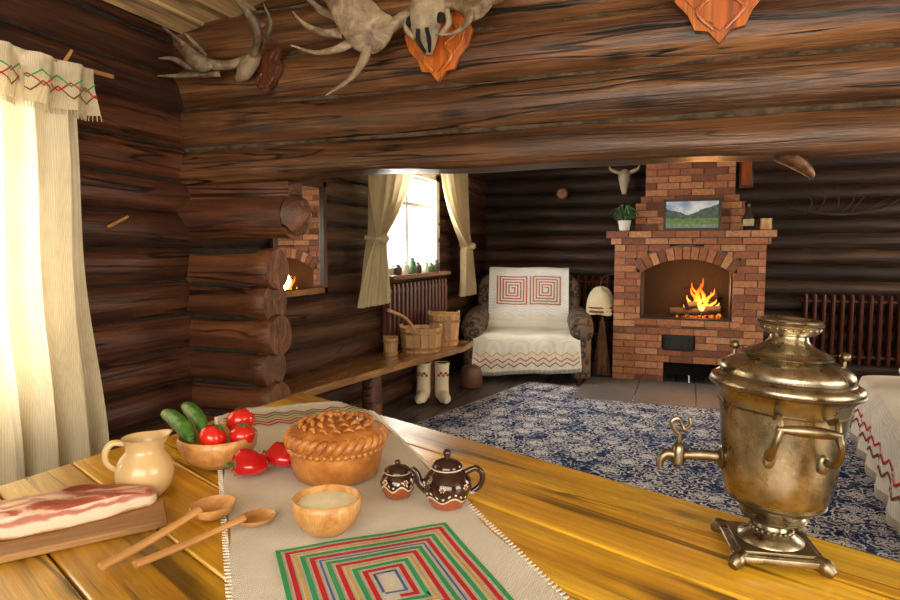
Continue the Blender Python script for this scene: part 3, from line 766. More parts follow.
# ------------------------------------------------------------------ armchair
def upholmat():
    g=G('armchair_velour'); g.bsdf(Roughness=.85); v=g.n('ShaderNodeTexVoronoi'); v.inputs['Scale'].default_value=14; g.l(g.coords(),v.inputs['Vector'])
    nz=g.noise(g.coords(),20,2); d=g.math('ADD',v.outputs['Distance'],g.math('MULTIPLY',nz,.4))
    c=g.ramp(d,[(.3,(.20,.14,.09)),(.45,(.05,.035,.025)),(.62,(.03,.02,.016)),(.8,(.15,.1,.065))]); g.l(c,g.b.inputs['Base Color']); g.bump(nz,.4,.01); return g.m
m_uph=upholmat()
def armchair():
    root=empty('armchair',(-1.60,6.73,0),D(12)); root.scale=(1.06,1,1.0)
    mb=MB(); mb.bx((-.44,-.40,.10),(.44,.40,.44)); mb.obj('seat_base',[m_uph],root,bevel=.04,seg=4)
    mb=MB(); mb.bx((-.43,-.45,.33),(.43,.22,.48)); mb.obj('seat_cushion',[m_uph],root,bevel=.05,seg=4)
    mb=MB()
    for sg in(-1,1):
        mb.M=Matrix.Translation((sg*.52,0,0))
        mb.tube([(0,-.46,.53),(0,-.30,.575),(0,.1,.60),(0,.36,.62)],[.105,.12,.12,.10],20,6,mat=0,rnoise=.05)
        mb.ball((0,-.45,.53),.105,0,(1,.45,1))
        mb.tube([(0,-.40,.07),(0,-.40,.3),(0,-.39,.5)],[.085,.09,.09],16,4,flat=1)
        mb.bx((-.09,-.38,.07),(.09,.38,.52))
    mb.M=Matrix.Identity(4)
    mb.obj('arms',[m_uph],root,bevel=0)
    mb=MB()
    ang=D(12)
    mb.M=Matrix.Translation((0,.26,.34))@Matrix.Rotation(-ang,4,'X')
    pf=[(-.54,0),(.54,0),(.55,.62),(.48,.75),(.3,.80),(0,.82),(-.3,.80),(-.48,.75),(-.55,.62)]
    mb.prism(pf,-.02,.20,0,axis=1); mb.M=Matrix.Identity(4)
    mb.obj('backrest',[m_uph],root,bevel=.06,seg=4)
    mb=MB()
    for (x,y) in((-.5,-.36),(.5,-.36),(-.5,.34),(.5,.34)): mb.cyl((x,y,0),(x,y,.10),.03,.04,12)
    mb.obj('feet',[m_log_stub],root)
    def yz(s,path):
        acc=0
        for (a,b) in zip(path[:-1],path[1:]):
            L=math.dist(a,b)
            if s<=acc+L or b is path[-1]:
                t=(s-acc)/L; return a[0]+(b[0]-a[0])*t,a[1]+(b[1]-a[1])*t
            acc+=L
    def smoothpath(p):
        q,_=catmull([(a,b,0) for a,b in p],5); return [(v.x,v.y) for v in q]
    ca,sa=math.cos(ang),math.sin(ang)
    B=lambda y,z:(.26+y*ca+z*sa,.34-y*sa+z*ca)
    pb=smoothpath([B(.215,.62),B(.20,.80),B(.10,.835),B(-.02,.81),B(-.045,.6),B(-.045,.35),B(-.04,.20)])
    Lb=sum(math.dist(a,b) for a,b in zip(pb[:-1],pb[1:]))
    def fb(x,s,o=0):
        y,z=yz(s,pb)
        return Vector((x,y-.012-o+.006*math.sin(x*19+s*3),z+o*.3+.004*math.sin(x*13)))
    mb=MB(); W=.42
    mb.grid(lambda u,v:fb(-W+2*W*u,v*Lb),40,60,0)
    def spiral(cx,cy,h,n):
        pts=[];st=h/n
        for k in range(n):
            a=h-k*st
            pts+=[(cx-a,cy-a+(st if k else 0)),(cx-a,cy+a),(cx+a,cy+a),(cx+a,cy-a),(cx-a+st,cy-a)]
        return pts
    s0=Lb-.36
    for cx in(-.175,.175): mb.ribbon(spiral(cx,s0,.155,5),.013,lambda x,s:fb(x,s,.006),1 if cx<0 else 2)
    mb.obj('throw_back',[m_white,cloth('coral_yarn',(.62,.13,.07),600),cloth('rust_yarn',(.55,.20,.10),600)],root,solid=.0)
    ps=smoothpath([(.24,.62),(.22,.52),(.12,.495),(-.2,.50),(-.42,.50),(-.475,.46),(-.485,.33),(-.49,.14)])
    Ls=sum(math.dist(a,b) for a,b in zip(ps[:-1],ps[1:]))
    def fs(x,s,o=0):
        y,z=yz(s,ps)
        f=max(0,(s-Ls+.38)/.38)
        return Vector((x*(1+.04*f),y-.005-o+.012*f*math.sin(x*26),z+o+.006*math.sin(x*11+s*7)+.03*f*(x/.48)))
    mb=MB(); W2=.50
    kk=lambda v:(.84 if v<.55 else .84+.16*min(1,(v-.55)/.1))
    mb.grid(lambda u,v:fs(-W2*kk(v)+2*W2*kk(v)*u,v*Ls),50,60,0)
    n=18
    for k,(off,mm) in enumerate(((.10,1),(.16,2),(.05,3))):
        mb.ribbon([(-W2+.02+(2*W2-.04)*i/n,Ls-off+(.020 if i%2 else -.020)) for i in range(n+1)],.009,lambda x,s:fs(x,s,.006),mm)
    for i in range(90):
        x=-W2+2*W2*i/89; p=fs(x,Ls); mb.cyl(p,(p.x,p.y,p.z-.04),.004,.002,4,0)
    mb.obj('throw_seat',[cloth('cream_knit',(.84,.80,.68),300),m_red,m_yel,m_brn],root)
armchair()
mb=MB()
mb.lathe([(.135,-.13),(.15,-.125),(.152,-.09),(.145,-.03),(.130,.04),(.105,.10),(.07,.14),(.035,.155),(.001,.16)],(-.85,6.90,.80),28,0,warp=lambda p,a:p*(1+.06*math.sin(a*4+p.z*9)))
mb.lathe([(.152,-.105),(.157,-.10),(.154,-.080)],(-.85,6.90,.80),28,1); mb.lathe([(.151,-.060),(.154,-.055),(.150,-.045)],(-.85,6.90,.80),28,1)
mb.tube([(-.85,6.90,.94),(-.855,6.92,1.02),(-.80,6.96,1.08),(-.715,7.0,1.10)],[.004]*4,6,3,mat=1)
mb.obj('felt_sauna_hat',[cloth('hat_felt',(.62,.53,.36),300),m_brn])
mb=MB()
for k in range(70):
    a=random.uniform(0,2*pi);r=random.uniform(0,.10); mb.tube([(-.83+.2*r*math.cos(a),6.90+.2*r*math.sin(a),.60),(-.83+.6*r*math.cos(a),6.89+.6*r*math.sin(a),.3),(-.83+1.0*r*math.cos(a),6.89+1.0*r*math.sin(a),.02)],[.004,.003,.001],4,3)
mb.cyl((-.83,6.90,.52),(-.83,6.91,.64),.016,seg=8)
mb.obj('twig_broom',[plain('twigs',(.22,.10,.04),.8,var=.5)])

# ------------------------------------------------------------------ daybed at right
root=empty('daybed',(1.56,4.05,0),D(-6))
mb=MB(); mb.bx((-.52,-.95,.016),(.52,.95,.28)); mb.obj('bed_frame',[m_log_stub],root,bevel=.01)
mb=MB(); mb.bx((-.50,-.93,.28),(.50,.93,.46)); mb.obj('mattress',[m_white],root,bevel=.05,seg=4)
mb=MB()
pth=[(.5,.47),(.0,.50),(-.45,.49),(-.525,.45),(-.545,.33),(-.56,.12)]
pq,_=catmull([(a,b,0) for a,b in pth],6)
def fc(u,v,o=0):
    i=v*(len(pq)-1); k=min(int(i),len(pq)-2); p=pq[k].lerp(pq[k+1],i-k); f=max(0,(v-.6)/.4)
    y=-.98+1.96*u
    return Vector((p.x-o-.02*f*math.sin(y*17),y,p.y+o+.006*math.sin(y*9)))
mb.grid(lambda u,v:fc(u,v),90,40,0)
n=34
for v0,mm in((.86,1),(.92,2)):
    pts=[(i/n,v0+(.018 if i%2 else -.018)) for i in range(n+1)]
    for a,b in zip(pts[:-1],pts[1:]):
        vs=[]
        for j in range(4):
            t=j/3; uu=a[0]+(b[0]-a[0])*t; vv=a[1]+(b[1]-a[1])*t; vs+=[fc(uu,vv-.007,.005),fc(uu,vv+.007,.005)]
        mb.add(vs,[(2*j,2*j+1,2*j+3,2*j+2) for j in range(3)],mm,True,.5)
for i in range(160):
    p=fc(i/159,1.0); mb.cyl(p,(p.x,p.y,p.z-.05),.005,.002,4,0)
mb.obj('bed_cover',[cloth('bed_knit',(.78,.74,.64),300),m_red,m_brn],root)
mb=MB(); mb.ball((0.05,.72,.58),.32,0,(1.25,.65,.32),24,14); mb.obj('pillow',[m_white],root)

# ------------------------------------------------------------------ dining table
TX,TY=-1.52,2.29; ta=math.atan2(-.86,1.92)
tbl=empty('dining_table',(TX,TY,0),ta)
mb=MB(); y=0
def lx(ly): return .427*(-ly)/1.146
ws=[.17,.19,.185,.21,.20,.195,.22]
for i,wd in enumerate(ws):
    a,b=y-.002,y-wd+.002; off=random.uniform(-.012,.012)-(.035 if i>=4 else 0)
    dz=random.uniform(-.0015,.0015)
    mb.prism([(lx(a)+off,a),(lx(b)+off,b),(3.0,b),(3.0,a)],.70+dz,.75+dz,0); y-=wd
Wt=-y
mb.obj('tabletop',[m_table],tbl,bevel=.005,seg=2)
mb=MB()
for (x,yy) in((.45,-.2),(2.7,-.2),(.75,-1.15),(2.7,-1.15)): mb.bx((x-.05,yy-.05,0),(x+.05,yy+.05,.70))
mb.bx((.45,-.23,.60),(2.7,-.19,.70)); mb.bx((.75,-1.17,.60),(2.7,-1.13,.70))
mb.obj('legs',[m_table],tbl,bevel=.006)

# runner
dv=Vector((-.66,.751)); nv=Vector((.751,.66)); C0=Vector((-.485,1.0))
far=1.40; near=-.60; hw=.265
te=Vector((math.cos(ta),math.sin(ta))); tn=Vector((-math.sin(ta),math.cos(ta)))
def onrun(n,d,o=0):
    p=C0+nv*n+dv*d
    r=p-Vector((TX,TY)); a=r.dot(te); b=r.dot(tn)
    z=.7535
    drop=0
    if b>0: drop+=b; b=.006+o
    if b<-Wt: drop+=-Wt-b; b=-Wt-.006-o
    le=lx(b) if b<0 else 0
    if a<le-.02: drop+=(le-.02-a); a=le-.026-o
    p=Vector((TX,TY))+te*a+tn*b
    return Vector((p.x,p.y,z+o-drop+.0012*math.sin(n*31)*math.sin(d*23)))
mb=MB()
mb.grid(lambda u,v:onrun(-hw+2*hw*u+.006*math.sin(v*30)*(1 if u in(0,1) else 0),near+(far-near)*v),70,200,0)
def spir(h1,h2,n,st):
    pts=[]
    for k in range(n):
        a=h1-k*st;b=h2-k*st
        if a<=0 or b<=0: break
        pts+=[(-a,-b+(st if k else 0)),(-a,b),(a,b),(a,-b),(-a+st,-b)]
    return pts
rg=lambda a,b:onrun(a,b,.003)
mb.ribbon(spir(.176,.193,4,.042),.009,rg,2)
mb.ribbon(spir(.160,.177,4,.042),.009,rg,1)
mb.ribbon([(-.147,-.157),(-.147,.164),(.147,.164),(.147,-.164),(-.142,-.164)],.004,rg,3)
mb.ribbon([(-.105,-.115),(-.105,.122),(.105,.122),(.105,-.122),(-.100,-.122)],.004,rg,4)
mb.ribbon([(-.063,-.073),(-.063,.080),(.063,.080),(.063,-.080),(-.057,-.080)],.004,rg,3)
mb.ribbon([(-.020,-.030),(-.020,.036),(.020,.036),(.020,-.036),(-.016,-.036)],.005,rg,4)
n=14
for off,mm in((.10,1),(.135,2),(.17,3),(.205,1),(.24,1)):
    mb.ribbon([(-hw+.02+(2*hw-.04)*i/n,far-off+(.018 if i%2 else -.018)) for i in range(n+1)],.010,rg,mm)
for i in range(80):
    p=onrun(-hw+2*hw*i/79,far); q=onrun(-hw+2*hw*i/79,far+.03); mb.cyl(p,q,.003,.0015,4,0)
for sg in(-1,1):
    for i in range(150):
        d=near+(far-near)*i/149; p=onrun(sg*hw,d); q=onrun(sg*(hw+.012),d+.004); mb.cyl(p,q,.003,.0015,4,0)
mb.obj('table_runner',[m_run,m_red,m_green,m_yel,m_blu])

TZ=.752; RZ=.757
# ------------------------------------------------------------------ samovar
def samovar():
    root=empty('samovar',(.166,1.36,TZ),D(9)); root.scale=(.90,.90,1.0)
    mb=MB()
    for sx in(-1,1):
        for sy in(-1,1):
            mb.tube([(sx*.070,sy*.070,.022),(sx*.086,sy*.086,.018),(sx*.096,sy*.096,.010)],[.014,.017,.010],10,4,mat=1)
    mb.prism([(-.090,-.074),(-.074,-.090),(.074,-.090),(.090,-.074),(.090,.074),(.074,.090),(-.074,.090),(-.090,.074)],.016,.028,0)
    mb.prism([(-.076,-.076),(.076,-.076),(.076,.076),(-.076,.076)],.028,.035,1)
    mb.obj('base',[m_gold,m_goldd],root,sharp=60,bevel=.002)
    mb=MB()
    prof=[(.068,.030),(.066,.040),(.048,.048),(.036,.058),(.034,.066),(.045,.074),(.062,.080),(.064,.086),(.058,.090),(.070,.098),(.092,.112),(.106,.135),(.112,.17),(.116,.21),(.120,.25),(.125,.29),(.129,.318),(.138,.328),(.146,.334),(.149,.342),(.146,.350),(.138,.354),(.128,.356),(.130,.366),(.127,.374),(.112,.384),(.096,.390),(.086,.392),(.082,.396),(.086,.400),(.082,.405),(.062,.412),(.046,.420),(.038,.428),(.036,.436),(.048,.440),(.056,.446),(.060,.456),(.061,.466),(.058,.468),(.048,.458),(.03,.45)]
    mb.lathe(prof,(0,0,0),64,0)
    for z,r,w in((.338,.148,.004),(.356,.129,.004),(.082,.064,.003),(.400,.086,.003),(.460,.0615,.003),(.118,.098,.0025),(.300,.1275,.0018)):
        mb.lathe([(r,z-w),(r+.003,z),(r,z+w)],(0,0,0),48,1)
    for k in range(22):
        a=2*pi*k/22; mb.ball((.041*math.cos(a),.041*math.sin(a),.056),.005,1,seg=6,rings=4)
        mb.ball((.057*math.cos(a),.057*math.sin(a),.451),.004,1,seg=6,rings=4)
    tilt=(0,D(3.0),0)
    mb.obj('body',[m_gold,m_goldd],root,sharp=60,rot=tilt)
    mb=MB()
    z=.185
    mb.lathe([(.022,0),(.024,.004),(.016,.010)],(0,0,0),20,0)
    mb.v=[Vector((-.112-v.z,v.y,v.x+z)) for v in mb.v]
    mb.tube([(-.10,0,z),(-.145,0,z),(-.180,0,z-.003),(-.204,0,z-.006),(-.228,0,z-.006),(-.240,0,z-.018),(-.242,0,z-.032)],[.010,.011,.009,.012,.010,.009,.0085],14,5)
    mb.lathe([(.010,-.024),(.014,-.02),(.015,.0),(.0145,.014),(.010,.02),(.006,.022)],(-.204,0,z-.002),16,0)
    mb.tube([(-.204,0,z+.015),(-.204,0,z+.04)],[.005,.0045],8,3)
    mb.tube([(-.204,-.0,z+.036),(-.217,.0,z+.046),(-.223,0,z+.060),(-.211,0,z+.068),(-.201,0,z+.058),(-.195,0,z+.048),(-.184,0,z+.06),(-.187,0,z+.072)],[.004,.006,.005,.005,.004,.005,.005,.003],8,4,mat=0)
    mb.obj('tap',[m_goldd],root,rot=tilt)
    mb=MB()
    for sg in(-1,1):
        r=.122
        for sx in(-1,1):
            mb.tube([(sx*.052,sg*(r-.018),.225),(sx*.058,sg*(r+.02),.232),(sx*.058,sg*(r+.045),.262),(sx*.050,sg*(r+.045),.288)],[.007,.008,.007,.008],9,5)
            mb.tube([(sx*.050,sg*(r-.0),.300),(sx*.052,sg*(r+.03),.308),(sx*.050,sg*(r+.045),.288)],[.006,.006,.006],8,4)
            mb.ball((sx*.05,sg*(r-.012),.22),.013,0,(1,.5,1.4),12,8)
        mb.tube([(-.056,sg*(r+.045),.288),(-.02,sg*(r+.048),.290),(.02,sg*(r+.048),.290),(.056,sg*(r+.045),.288)],[.006,.010,.010,.006],12,4)
    for a in(2.6,-.1):
        x,y=.108*math.cos(a),.108*math.sin(a); mb.cyl((x,y,.383),(x,y,.397),.004,seg=8); mb.ball((x,y,.404),.011,0,(1,1,.8),12,8)
    mb.obj('handles',[m_goldd],root,rot=tilt)
samovar()

# ------------------------------------------------------------------ pie
def piemat():
    g=G('pie_crust'); g.bsdf(Roughness=.42); g.b.inputs['Coat Weight'].default_value=.25
    n=g.noise(g.coords(),18,5,.6); c=g.ramp(n,[(.25,(.26,.07,.012)),(.5,(.46,.165,.03)),(.75,(.64,.31,.08))])
    g.l(c,g.b.inputs['Base Color']); g.bump(g.noise(g.coords(),60,4),.5,.006); return g.m
m_pie=piemat()
mb=MB(); c=(0,0,0)
mb.M=Matrix.Translation((-.86,1.455,RZ))@Matrix.Diagonal((.92,.92,1.15,1))
mb.lathe([(.105,0),(.118,.004),(.128,.03),(.134,.065),(.138,.085),(.136,.10),(.125,.108),(.105,.114),(.07,.124),(.03,.130),(.001,.131)],c,56,0)
for ph in(0,pi):
    pts=[]
    for k in range(97):
        a=2*pi*k/96; t=a*16+ph; pts.append((c[0]+(.131+.009*math.cos(t))*math.cos(a),c[1]+(.131+.009*math.cos(t))*math.sin(a),c[2]+.090+.008*math.sin(t)))
    mb.tube(pts,[.0105]*97,8,2)
for ring,(r,nn,L) in enumerate(((.100,18,.028),(.072,13,.026),(.044,9,.022),(.020,5,.016))):
    for k in range(nn):
        a=2*pi*(k+.5*ring)/nn; d=Vector((math.cos(a),math.sin(a),0)); t=Vector((-d.y,d.x,0)); z=c[2]+.118+.006*ring
        p=Vector((c[0],c[1],z))+d*r
        mb.tube([p-t*L*.5-d*.006,p+Vector((0,0,.006)),p+t*L*.5+d*.006],[.003,.009,.003],8,4,flat=.6,nrm=(0,0,1))
mb.ball((c[0],c[1],c[2]+.140),.010,0,(1,1,.6),12,8)
for k in range(44):
    a=2*pi*k/44; p=(c[0]+.1345*math.cos(a),c[1]+.1345*math.sin(a),c[2]+.070); mb.ball(p,.009,0,(1,1,.8),8,6)
mb.obj('decorated_pie',[m_pie],sharp=80)

# ------------------------------------------------------------------ bowls
def bowl(c,r,h,thick=.008):
    mb=MB()
    mb.lathe([(r*.48,0),(r*.55,.002),(r*.82,h*.28),(r*.97,h*.62),(r,h),(r-thick*.5,h+.003),(r-thick,h),(r*.9-thick,h*.6),(r*.72,h*.28),(r*.4,h*.14),(.001,h*.12)],c,48,0)
    return mb
bowl((-1.205,1.405,TZ+.006),.106,.082).obj('vegetable_bowl',[m_bowl],sharp=60)
cc=(-.70,1.142,RZ)
mb=bowl(cc,.073,.072)
mb.lathe([(.001,.056),(.064,.060),(.0645,.062),(.05,.065),(.001,.066)],cc,40,1)
mb.obj('bowl_of_sour_cream',[m_bowl,plain('sour_cream',(.92,.86,.60),.5,bump=.3,bsc=30,var=.04)],sharp=60)
m_tom=plain('tomato_skin',(.62,.015,.008),.18,var=.2,coat=.5); m_stem=plain('stem_green',(.06,.16,.03),.6)
def tomato(c,r):
    mb=MB()
    mb.ball((0,0,0),r,0,(1,1,.84),28,16,warp=lambda p,a:Vector((p.x,p.y,p.z))*(1+.03*math.cos(a*5)*(p.z/r if p.z>0 else 0)))
    for k in range(6):
        a=2*pi*k/6; mb.tube([(0,0,r*.83),(math.cos(a)*r*.25,math.sin(a)*r*.25,r*.86),(math.cos(a)*r*.5,math.sin(a)*r*.5,r*.78)],[.003,.004,.001],6,3,flat=.4,nrm=(0,0,1),mat=1)
    mb.cyl((0,0,r*.8),(.003,0,r*1.0),.003,seg=6,mat=1)
    mb.obj('tomato',[m_tom,m_stem],loc=c,rot=(random.uniform(-.6,.6),random.uniform(-.6,.6),random.random()*6))
tomato((-1.185,1.362,TZ+.096),.037); tomato((-1.178,1.468,TZ+.114),.040); tomato((-1.128,1.412,TZ+.094),.035)
m_cuc=plain('cucumber_skin',(.055,.17,.022),.35,bump=.5,bsc=70,var=.55,vsc=30,coat=.2)
for i,(a,b) in enumerate((((-1.225,1.330,TZ+.094),(-1.385,1.400,TZ+.135)),((-1.235,1.390,TZ+.099),(-1.385,1.480,TZ+.137)))):
    A,B=Vector(a),Vector(b); M=A.lerp(B,.5)+Vector((.0,0,.010)); e=(B-A)*.04
    mb=MB(); mb.tube([A,A+e,A.lerp(M,.5)+Vector((0,0,.003)),M,M.lerp(B,.5)+Vector((0,0,.003)),B-e,B],[.004,.014,.020,.0215,.020,.015,.004],16,5,rnoise=.05)
    mb.obj('cucumber',[m_cuc])
def pw(p,a):
    k=1+.13*math.cos(a*3)*(1 if p.z>-.02 else .7); return Vector((p.x*k,p.y*k,p.z-.010*max(0,1-(math.hypot(p.x,p.y)/.02))*(1 if p.z>0 else -.3)))
m_pep=plain('pepper_skin',(.50,.005,.008),.15,var=.25,coat=.7)
for loc,rot,sc_ in (((-1.060,1.352,RZ+.034),(D(78),D(10),D(-40)),1.0),((-1.020,1.435,RZ+.033),(D(85),D(0),D(-100)),.92)):
    mb=MB(); mb.M=Matrix.Scale(sc_,4)
    mb.lathe([(.001,-.046),(.014,-.045),(.026,-.033),(.032,-.010),(.036,.016),(.034,.032),(.022,.042),(.008,.040),(.001,.036)],(0,0,0),36,0,warp=pw)
    mb.tube([(0,0,.032),(.002,0,.050),(.012,.004,.064)],[.005,.004,.005],8,4,mat=1); mb.lathe([(.014,.036),(.012,.041),(.004,.043)],(0,0,0),12,1)
    mb.obj('red_pepper',[m_pep,m_stem],loc=loc,rot=rot)

# ------------------------------------------------------------------ pitcher
mb=MB(); c=(-1.232,1.175,TZ)
def lip(p,a):
    if p.z>.10:
        k=max(0,math.cos(a-D(60)))**6*(p.z-.10)/.045; p=Vector((p.x*(1+.35*k),p.y*(1+.35*k),p.z+.006*k))
    return p
mb.lathe([(.040,0),(.044,.003),(.058,.02),(.067,.05),(.066,.072),(.055,.094),(.043,.108),(.041,.120),(.046,.136),(.050,.144),(.046,.143),(.038,.124),(.036,.108),(.03,.10)],c,44,0,warp=lip)
a=D(60+165); hx,hy=math.cos(a),math.sin(a)
mb.tube([(c[0]+hx*.040,c[1]+hy*.040,c[2]+.132),(c[0]+hx*.068,c[1]+hy*.068,c[2]+.136),(c[0]+hx*.084,c[1]+hy*.084,c[2]+.114),(c[0]+hx*.081,c[1]+hy*.081,c[2]+.088),(c[0]+hx*.060,c[1]+hy*.060,c[2]+.068)],[.008,.008,.008,.007,.008],10,6,flat=.8)
mb.obj('ceramic_pitcher',[m_cer],sharp=70)

# ------------------------------------------------------------------ painted teapot + jar
def glazemat():
    g=G('glazed_clay'); g.bsdf(Roughness=.12); g.b.inputs['Coat Weight'].default_value=.5
    tc=g.n('ShaderNodeTexCoord'); sp=g.n('ShaderNodeSeparateXYZ'); g.l(tc.outputs['Object'],sp.inputs[0])
    ang=g.math('ARCTAN2',sp.outputs[1],sp.outputs[0]); wv=g.math('MULTIPLY',g.math('SINE',g.math('MULTIPLY',ang,6)),.006)
    zz=g.math('ADD',sp.outputs[2],wv)
    n=g.noise(g.coords(),9,3)
    dark=g.ramp(n,[(.3,(.015,.006,.004)),(.7,(.05,.015,.008))])
    c=g.mix(dark,(.33,.07,.025),g.math('LESS_THAN',zz,.026))
    dz=g.math('ABSOLUTE',g.math('SUBTRACT',zz,.028)); c=g.mix(c,(.65,.55,.4),g.math('LESS_THAN',dz,.0022))
    dz2=g.math('ABSOLUTE',g.math('SUBTRACT',zz,.038)); dash=g.math('GREATER_THAN',g.math('SINE',g.math('MULTIPLY',ang,24)),.3); c=g.mix(c,(.7,.62,.45),g.math('MULTIPLY',dash,g.math('LESS_THAN',dz2,.0022)))
    g.l(c,g.b.inputs['Base Color']); return g.m
m_glz=glazemat(); m_dot=plain('glaze_cream',(.7,.62,.45),.2); m_dotr=plain('glaze_red',(.45,.05,.02),.2)
def flowers(mb,r,z,k0,n):
    for k in range(n):
        a=k0+2*pi*k/n; cx,cy=r*math.cos(a),r*math.sin(a); t=Vector((-math.sin(a),math.cos(a),0))
        for q in range(6):
            b=2*pi*q/6; p=Vector((cx,cy,z))+t*math.cos(b)*.0055+Vector((0,0,math.sin(b)*.0055)); mb.ball(p,.0022,1,seg=6,rings=5)
        mb.ball((cx,cy,z),.0035,2,seg=8,rings=5)
mb=MB()
mb.lathe([(.034,0),(.037,.002),(.040,.008),(.052,.026),(.058,.046),(.055,.064),(.043,.080),(.034,.086),(.032,.090),(.036,.092)],(0,0,0),40,0)
mb.lathe([(.035,.092),(.036,.095),(.028,.104),(.014,.110),(.006,.113),(.008,.120),(.010,.126),(.006,.132),(.001,.133)],(0,0,0),32,0)
mb.tube([(-.045,0,.040),(-.064,0,.056),(-.072,0,.078),(-.082,0,.088)],[.015,.011,.008,.007],12,6)
mb.tube([(.042,0,.078),(.066,0,.088),(.082,0,.072),(.076,0,.046),(.054,0,.030)],[.007,.007,.007,.007,.006],10,6)
flowers(mb,.0555,.056,.3,6)
mb.lathe([(.0365,.089),(.0375,.0905),(.0365,.092)],(0,0,0),32,1)
mb.obj('teapot',[m_glz,m_dot,m_dotr],loc=(-.510,1.358,RZ),rotz=D(22),sharp=70)
mb=MB()
mb.lathe([(.028,0),(.031,.002),(.040,.018),(.043,.034),(.038,.050),(.030,.058),(.032,.061)],(0,0,0),36,0)
mb.lathe([(.033,.061),(.033,.064),(.024,.071),(.010,.075),(.005,.077),(.008,.083),(.005,.088),(.001,.089)],(0,0,0),30,0)
flowers(mb,.041,.043,.2,5); mb.lathe([(.0325,.059),(.0335,.0605),(.0325,.062)],(0,0,0),30,1)
mb.obj('sugar_jar',[m_glz,m_dot,m_dotr],loc=(-.643,1.372,RZ),rotz=D(22),sharp=70)

# ------------------------------------------------------------------ board + bacon
bo=empty('cutting_board',(-1.195,.980,TZ),D(52))
mb=MB(); mb.prism([(-.170,-.080),(-.155,-.093),(.125,-.085),(.150,-.070),(.160,.045),(.145,.062),(-.145,.072),(-.165,.055)],0,.016,0); mb.obj('board',[m_board],bo,bevel=.004)
def baconmat():
    g=G('smoked_bacon'); g.bsdf(Roughness=.34); g.b.inputs['Subsurface Weight'].default_value=.08
    n=g.noise(g.coords((5,13,22)),1,5,.62,1.4); fine=g.noise(g.coords((14,60,60)),1,3)
    n=g.math('ADD',n,g.math('MULTIPLY',g.math('SUBTRACT',fine,.5),.10))
    c=g.ramp(n,[(.30,(.70,.50,.34)),(.42,(.62,.38,.25)),(.47,(.38,.11,.07)),(.56,(.27,.05,.033)),(.64,(.36,.10,.06)),(.70,(.68,.46,.32))])
    g.l(c,g.b.inputs['Base Color']); g.bump(n,.5,.006); return g.m
def fatmat():
    g=G('bacon_fat'); g.bsdf(Roughness=.35); g.b.inputs['Subsurface Weight'].default_value=.1
    tc=g.n('ShaderNodeTexCoord'); sp=g.n('ShaderNodeSeparateXYZ'); g.l(tc.outputs['Object'],sp.inputs[0])
    n=g.noise(g.coords((9,16,22)),1,5,.6,.8); zz=g.math('ADD',sp.outputs[2],g.math('MULTIPLY',g.math('SUBTRACT',n,.5),.034))
    c=g.ramp(g.math('MULTIPLY',zz,18),[(.0,(.30,.14,.055)),(.09,(.55,.33,.16)),(.15,(.72,.57,.42)),(.46,(.74,.58,.43)),(.54,(.46,.18,.11)),(.64,(.36,.10,.06)),(.74,(.70,.50,.36)),(.9,(.60,.36,.24))])
    g.l(c,g.b.inputs['Base Color']); g.bump(n,.4,.005); return g.m
mb=MB()
pl=[]
n=48
for k in range(n):
    a=2*pi*k/n; rx=.170*(abs(math.cos(a))**.7)*(1 if math.cos(a)>0 else -1); ry=.060*(abs(math.sin(a))**.65)*(1 if math.sin(a)>0 else -1)
    pl.append((rx,ry*(1-.30*max(0,rx/.17)**2)+.010*math.sin(rx*14)+.003*math.sin(rx*70)))
def layer(z,s): return [(x*s,y*s*.98,z*(1-.22*max(0,x/.17))+.004*math.sin(x*30+y*20)*(z/.05)) for x,y in pl]
vs=[];zsn=((0,.97),(.004,1.0),(.016,1.01),(.034,.99),(.044,.95),(.050,.88),(.053,.74),(.055,.5))
for z,s in zsn: vs+=layer(z,s)
tot=len(zsn)
fs=[(i*n+k,i*n+(k+1)%n,(i+1)*n+(k+1)%n,(i+1)*n+k) for i in range(4) for k in range(n)]
mb.add(vs,fs,1,True)
fs=[(i*n+k,i*n+(k+1)%n,(i+1)*n+(k+1)%n,(i+1)*n+k) for i in range(4,tot-1) for k in range(n)]
mb.add(vs,fs,0,True); mb.add(layer(.055,.5),[tuple(range(n))],0,True); mb.add(layer(0,.97),[tuple(range(n))],1)
mb.obj('bacon_slab',[baconmat(),fatmat()],loc=(-1.245,.985,TZ+.0165),rotz=D(52),sharp=80)

# ------------------------------------------------------------------ wooden spoons
def spoon(name,p0,p1,r,deep,hr,z):
    p0=Vector(p0);p1=Vector(p1); d=p1-p0; L=d.length; ang=math.atan2(d.y,d.x)-pi/2
    mb=MB()
    hb=r*.35*deep+.010
    mb.tube([(0,0,hr),(0,L*.3,hr+.002),(0,L*.7,hb*.8+.004),(0,L-r*.9,hb+.004)],[hr*.9,hr,hr*.8,hr*1.1],10,6,flat=.7,nrm=(0,0,1))
    prof=[(.001,0),(r*.55,r*.05*deep),(r*.88,r*.3*deep),(r,r*.62*deep),(r*.95,r*.62*deep+.001),(r*.82,r*.34*deep+.002),(r*.5,r*.14*deep+.002),(.001,r*.10*deep+.002)]
    mb.lathe(prof,(0,L,0),32,0,sy=1.18)
    return mb.obj(name,[m_spoon],loc=(p0.x,p0.y,z),rotz=ang,sharp=70)
spoon('wooden_ladle',(-1.000,.845,0),(-.975,1.115,0),.046,1.1,.0115,TZ+.004)
spoon('wooden_spoon',(-.945,.870,0),(-.862,1.120,0),.037,.7,.0105,TZ+.006)

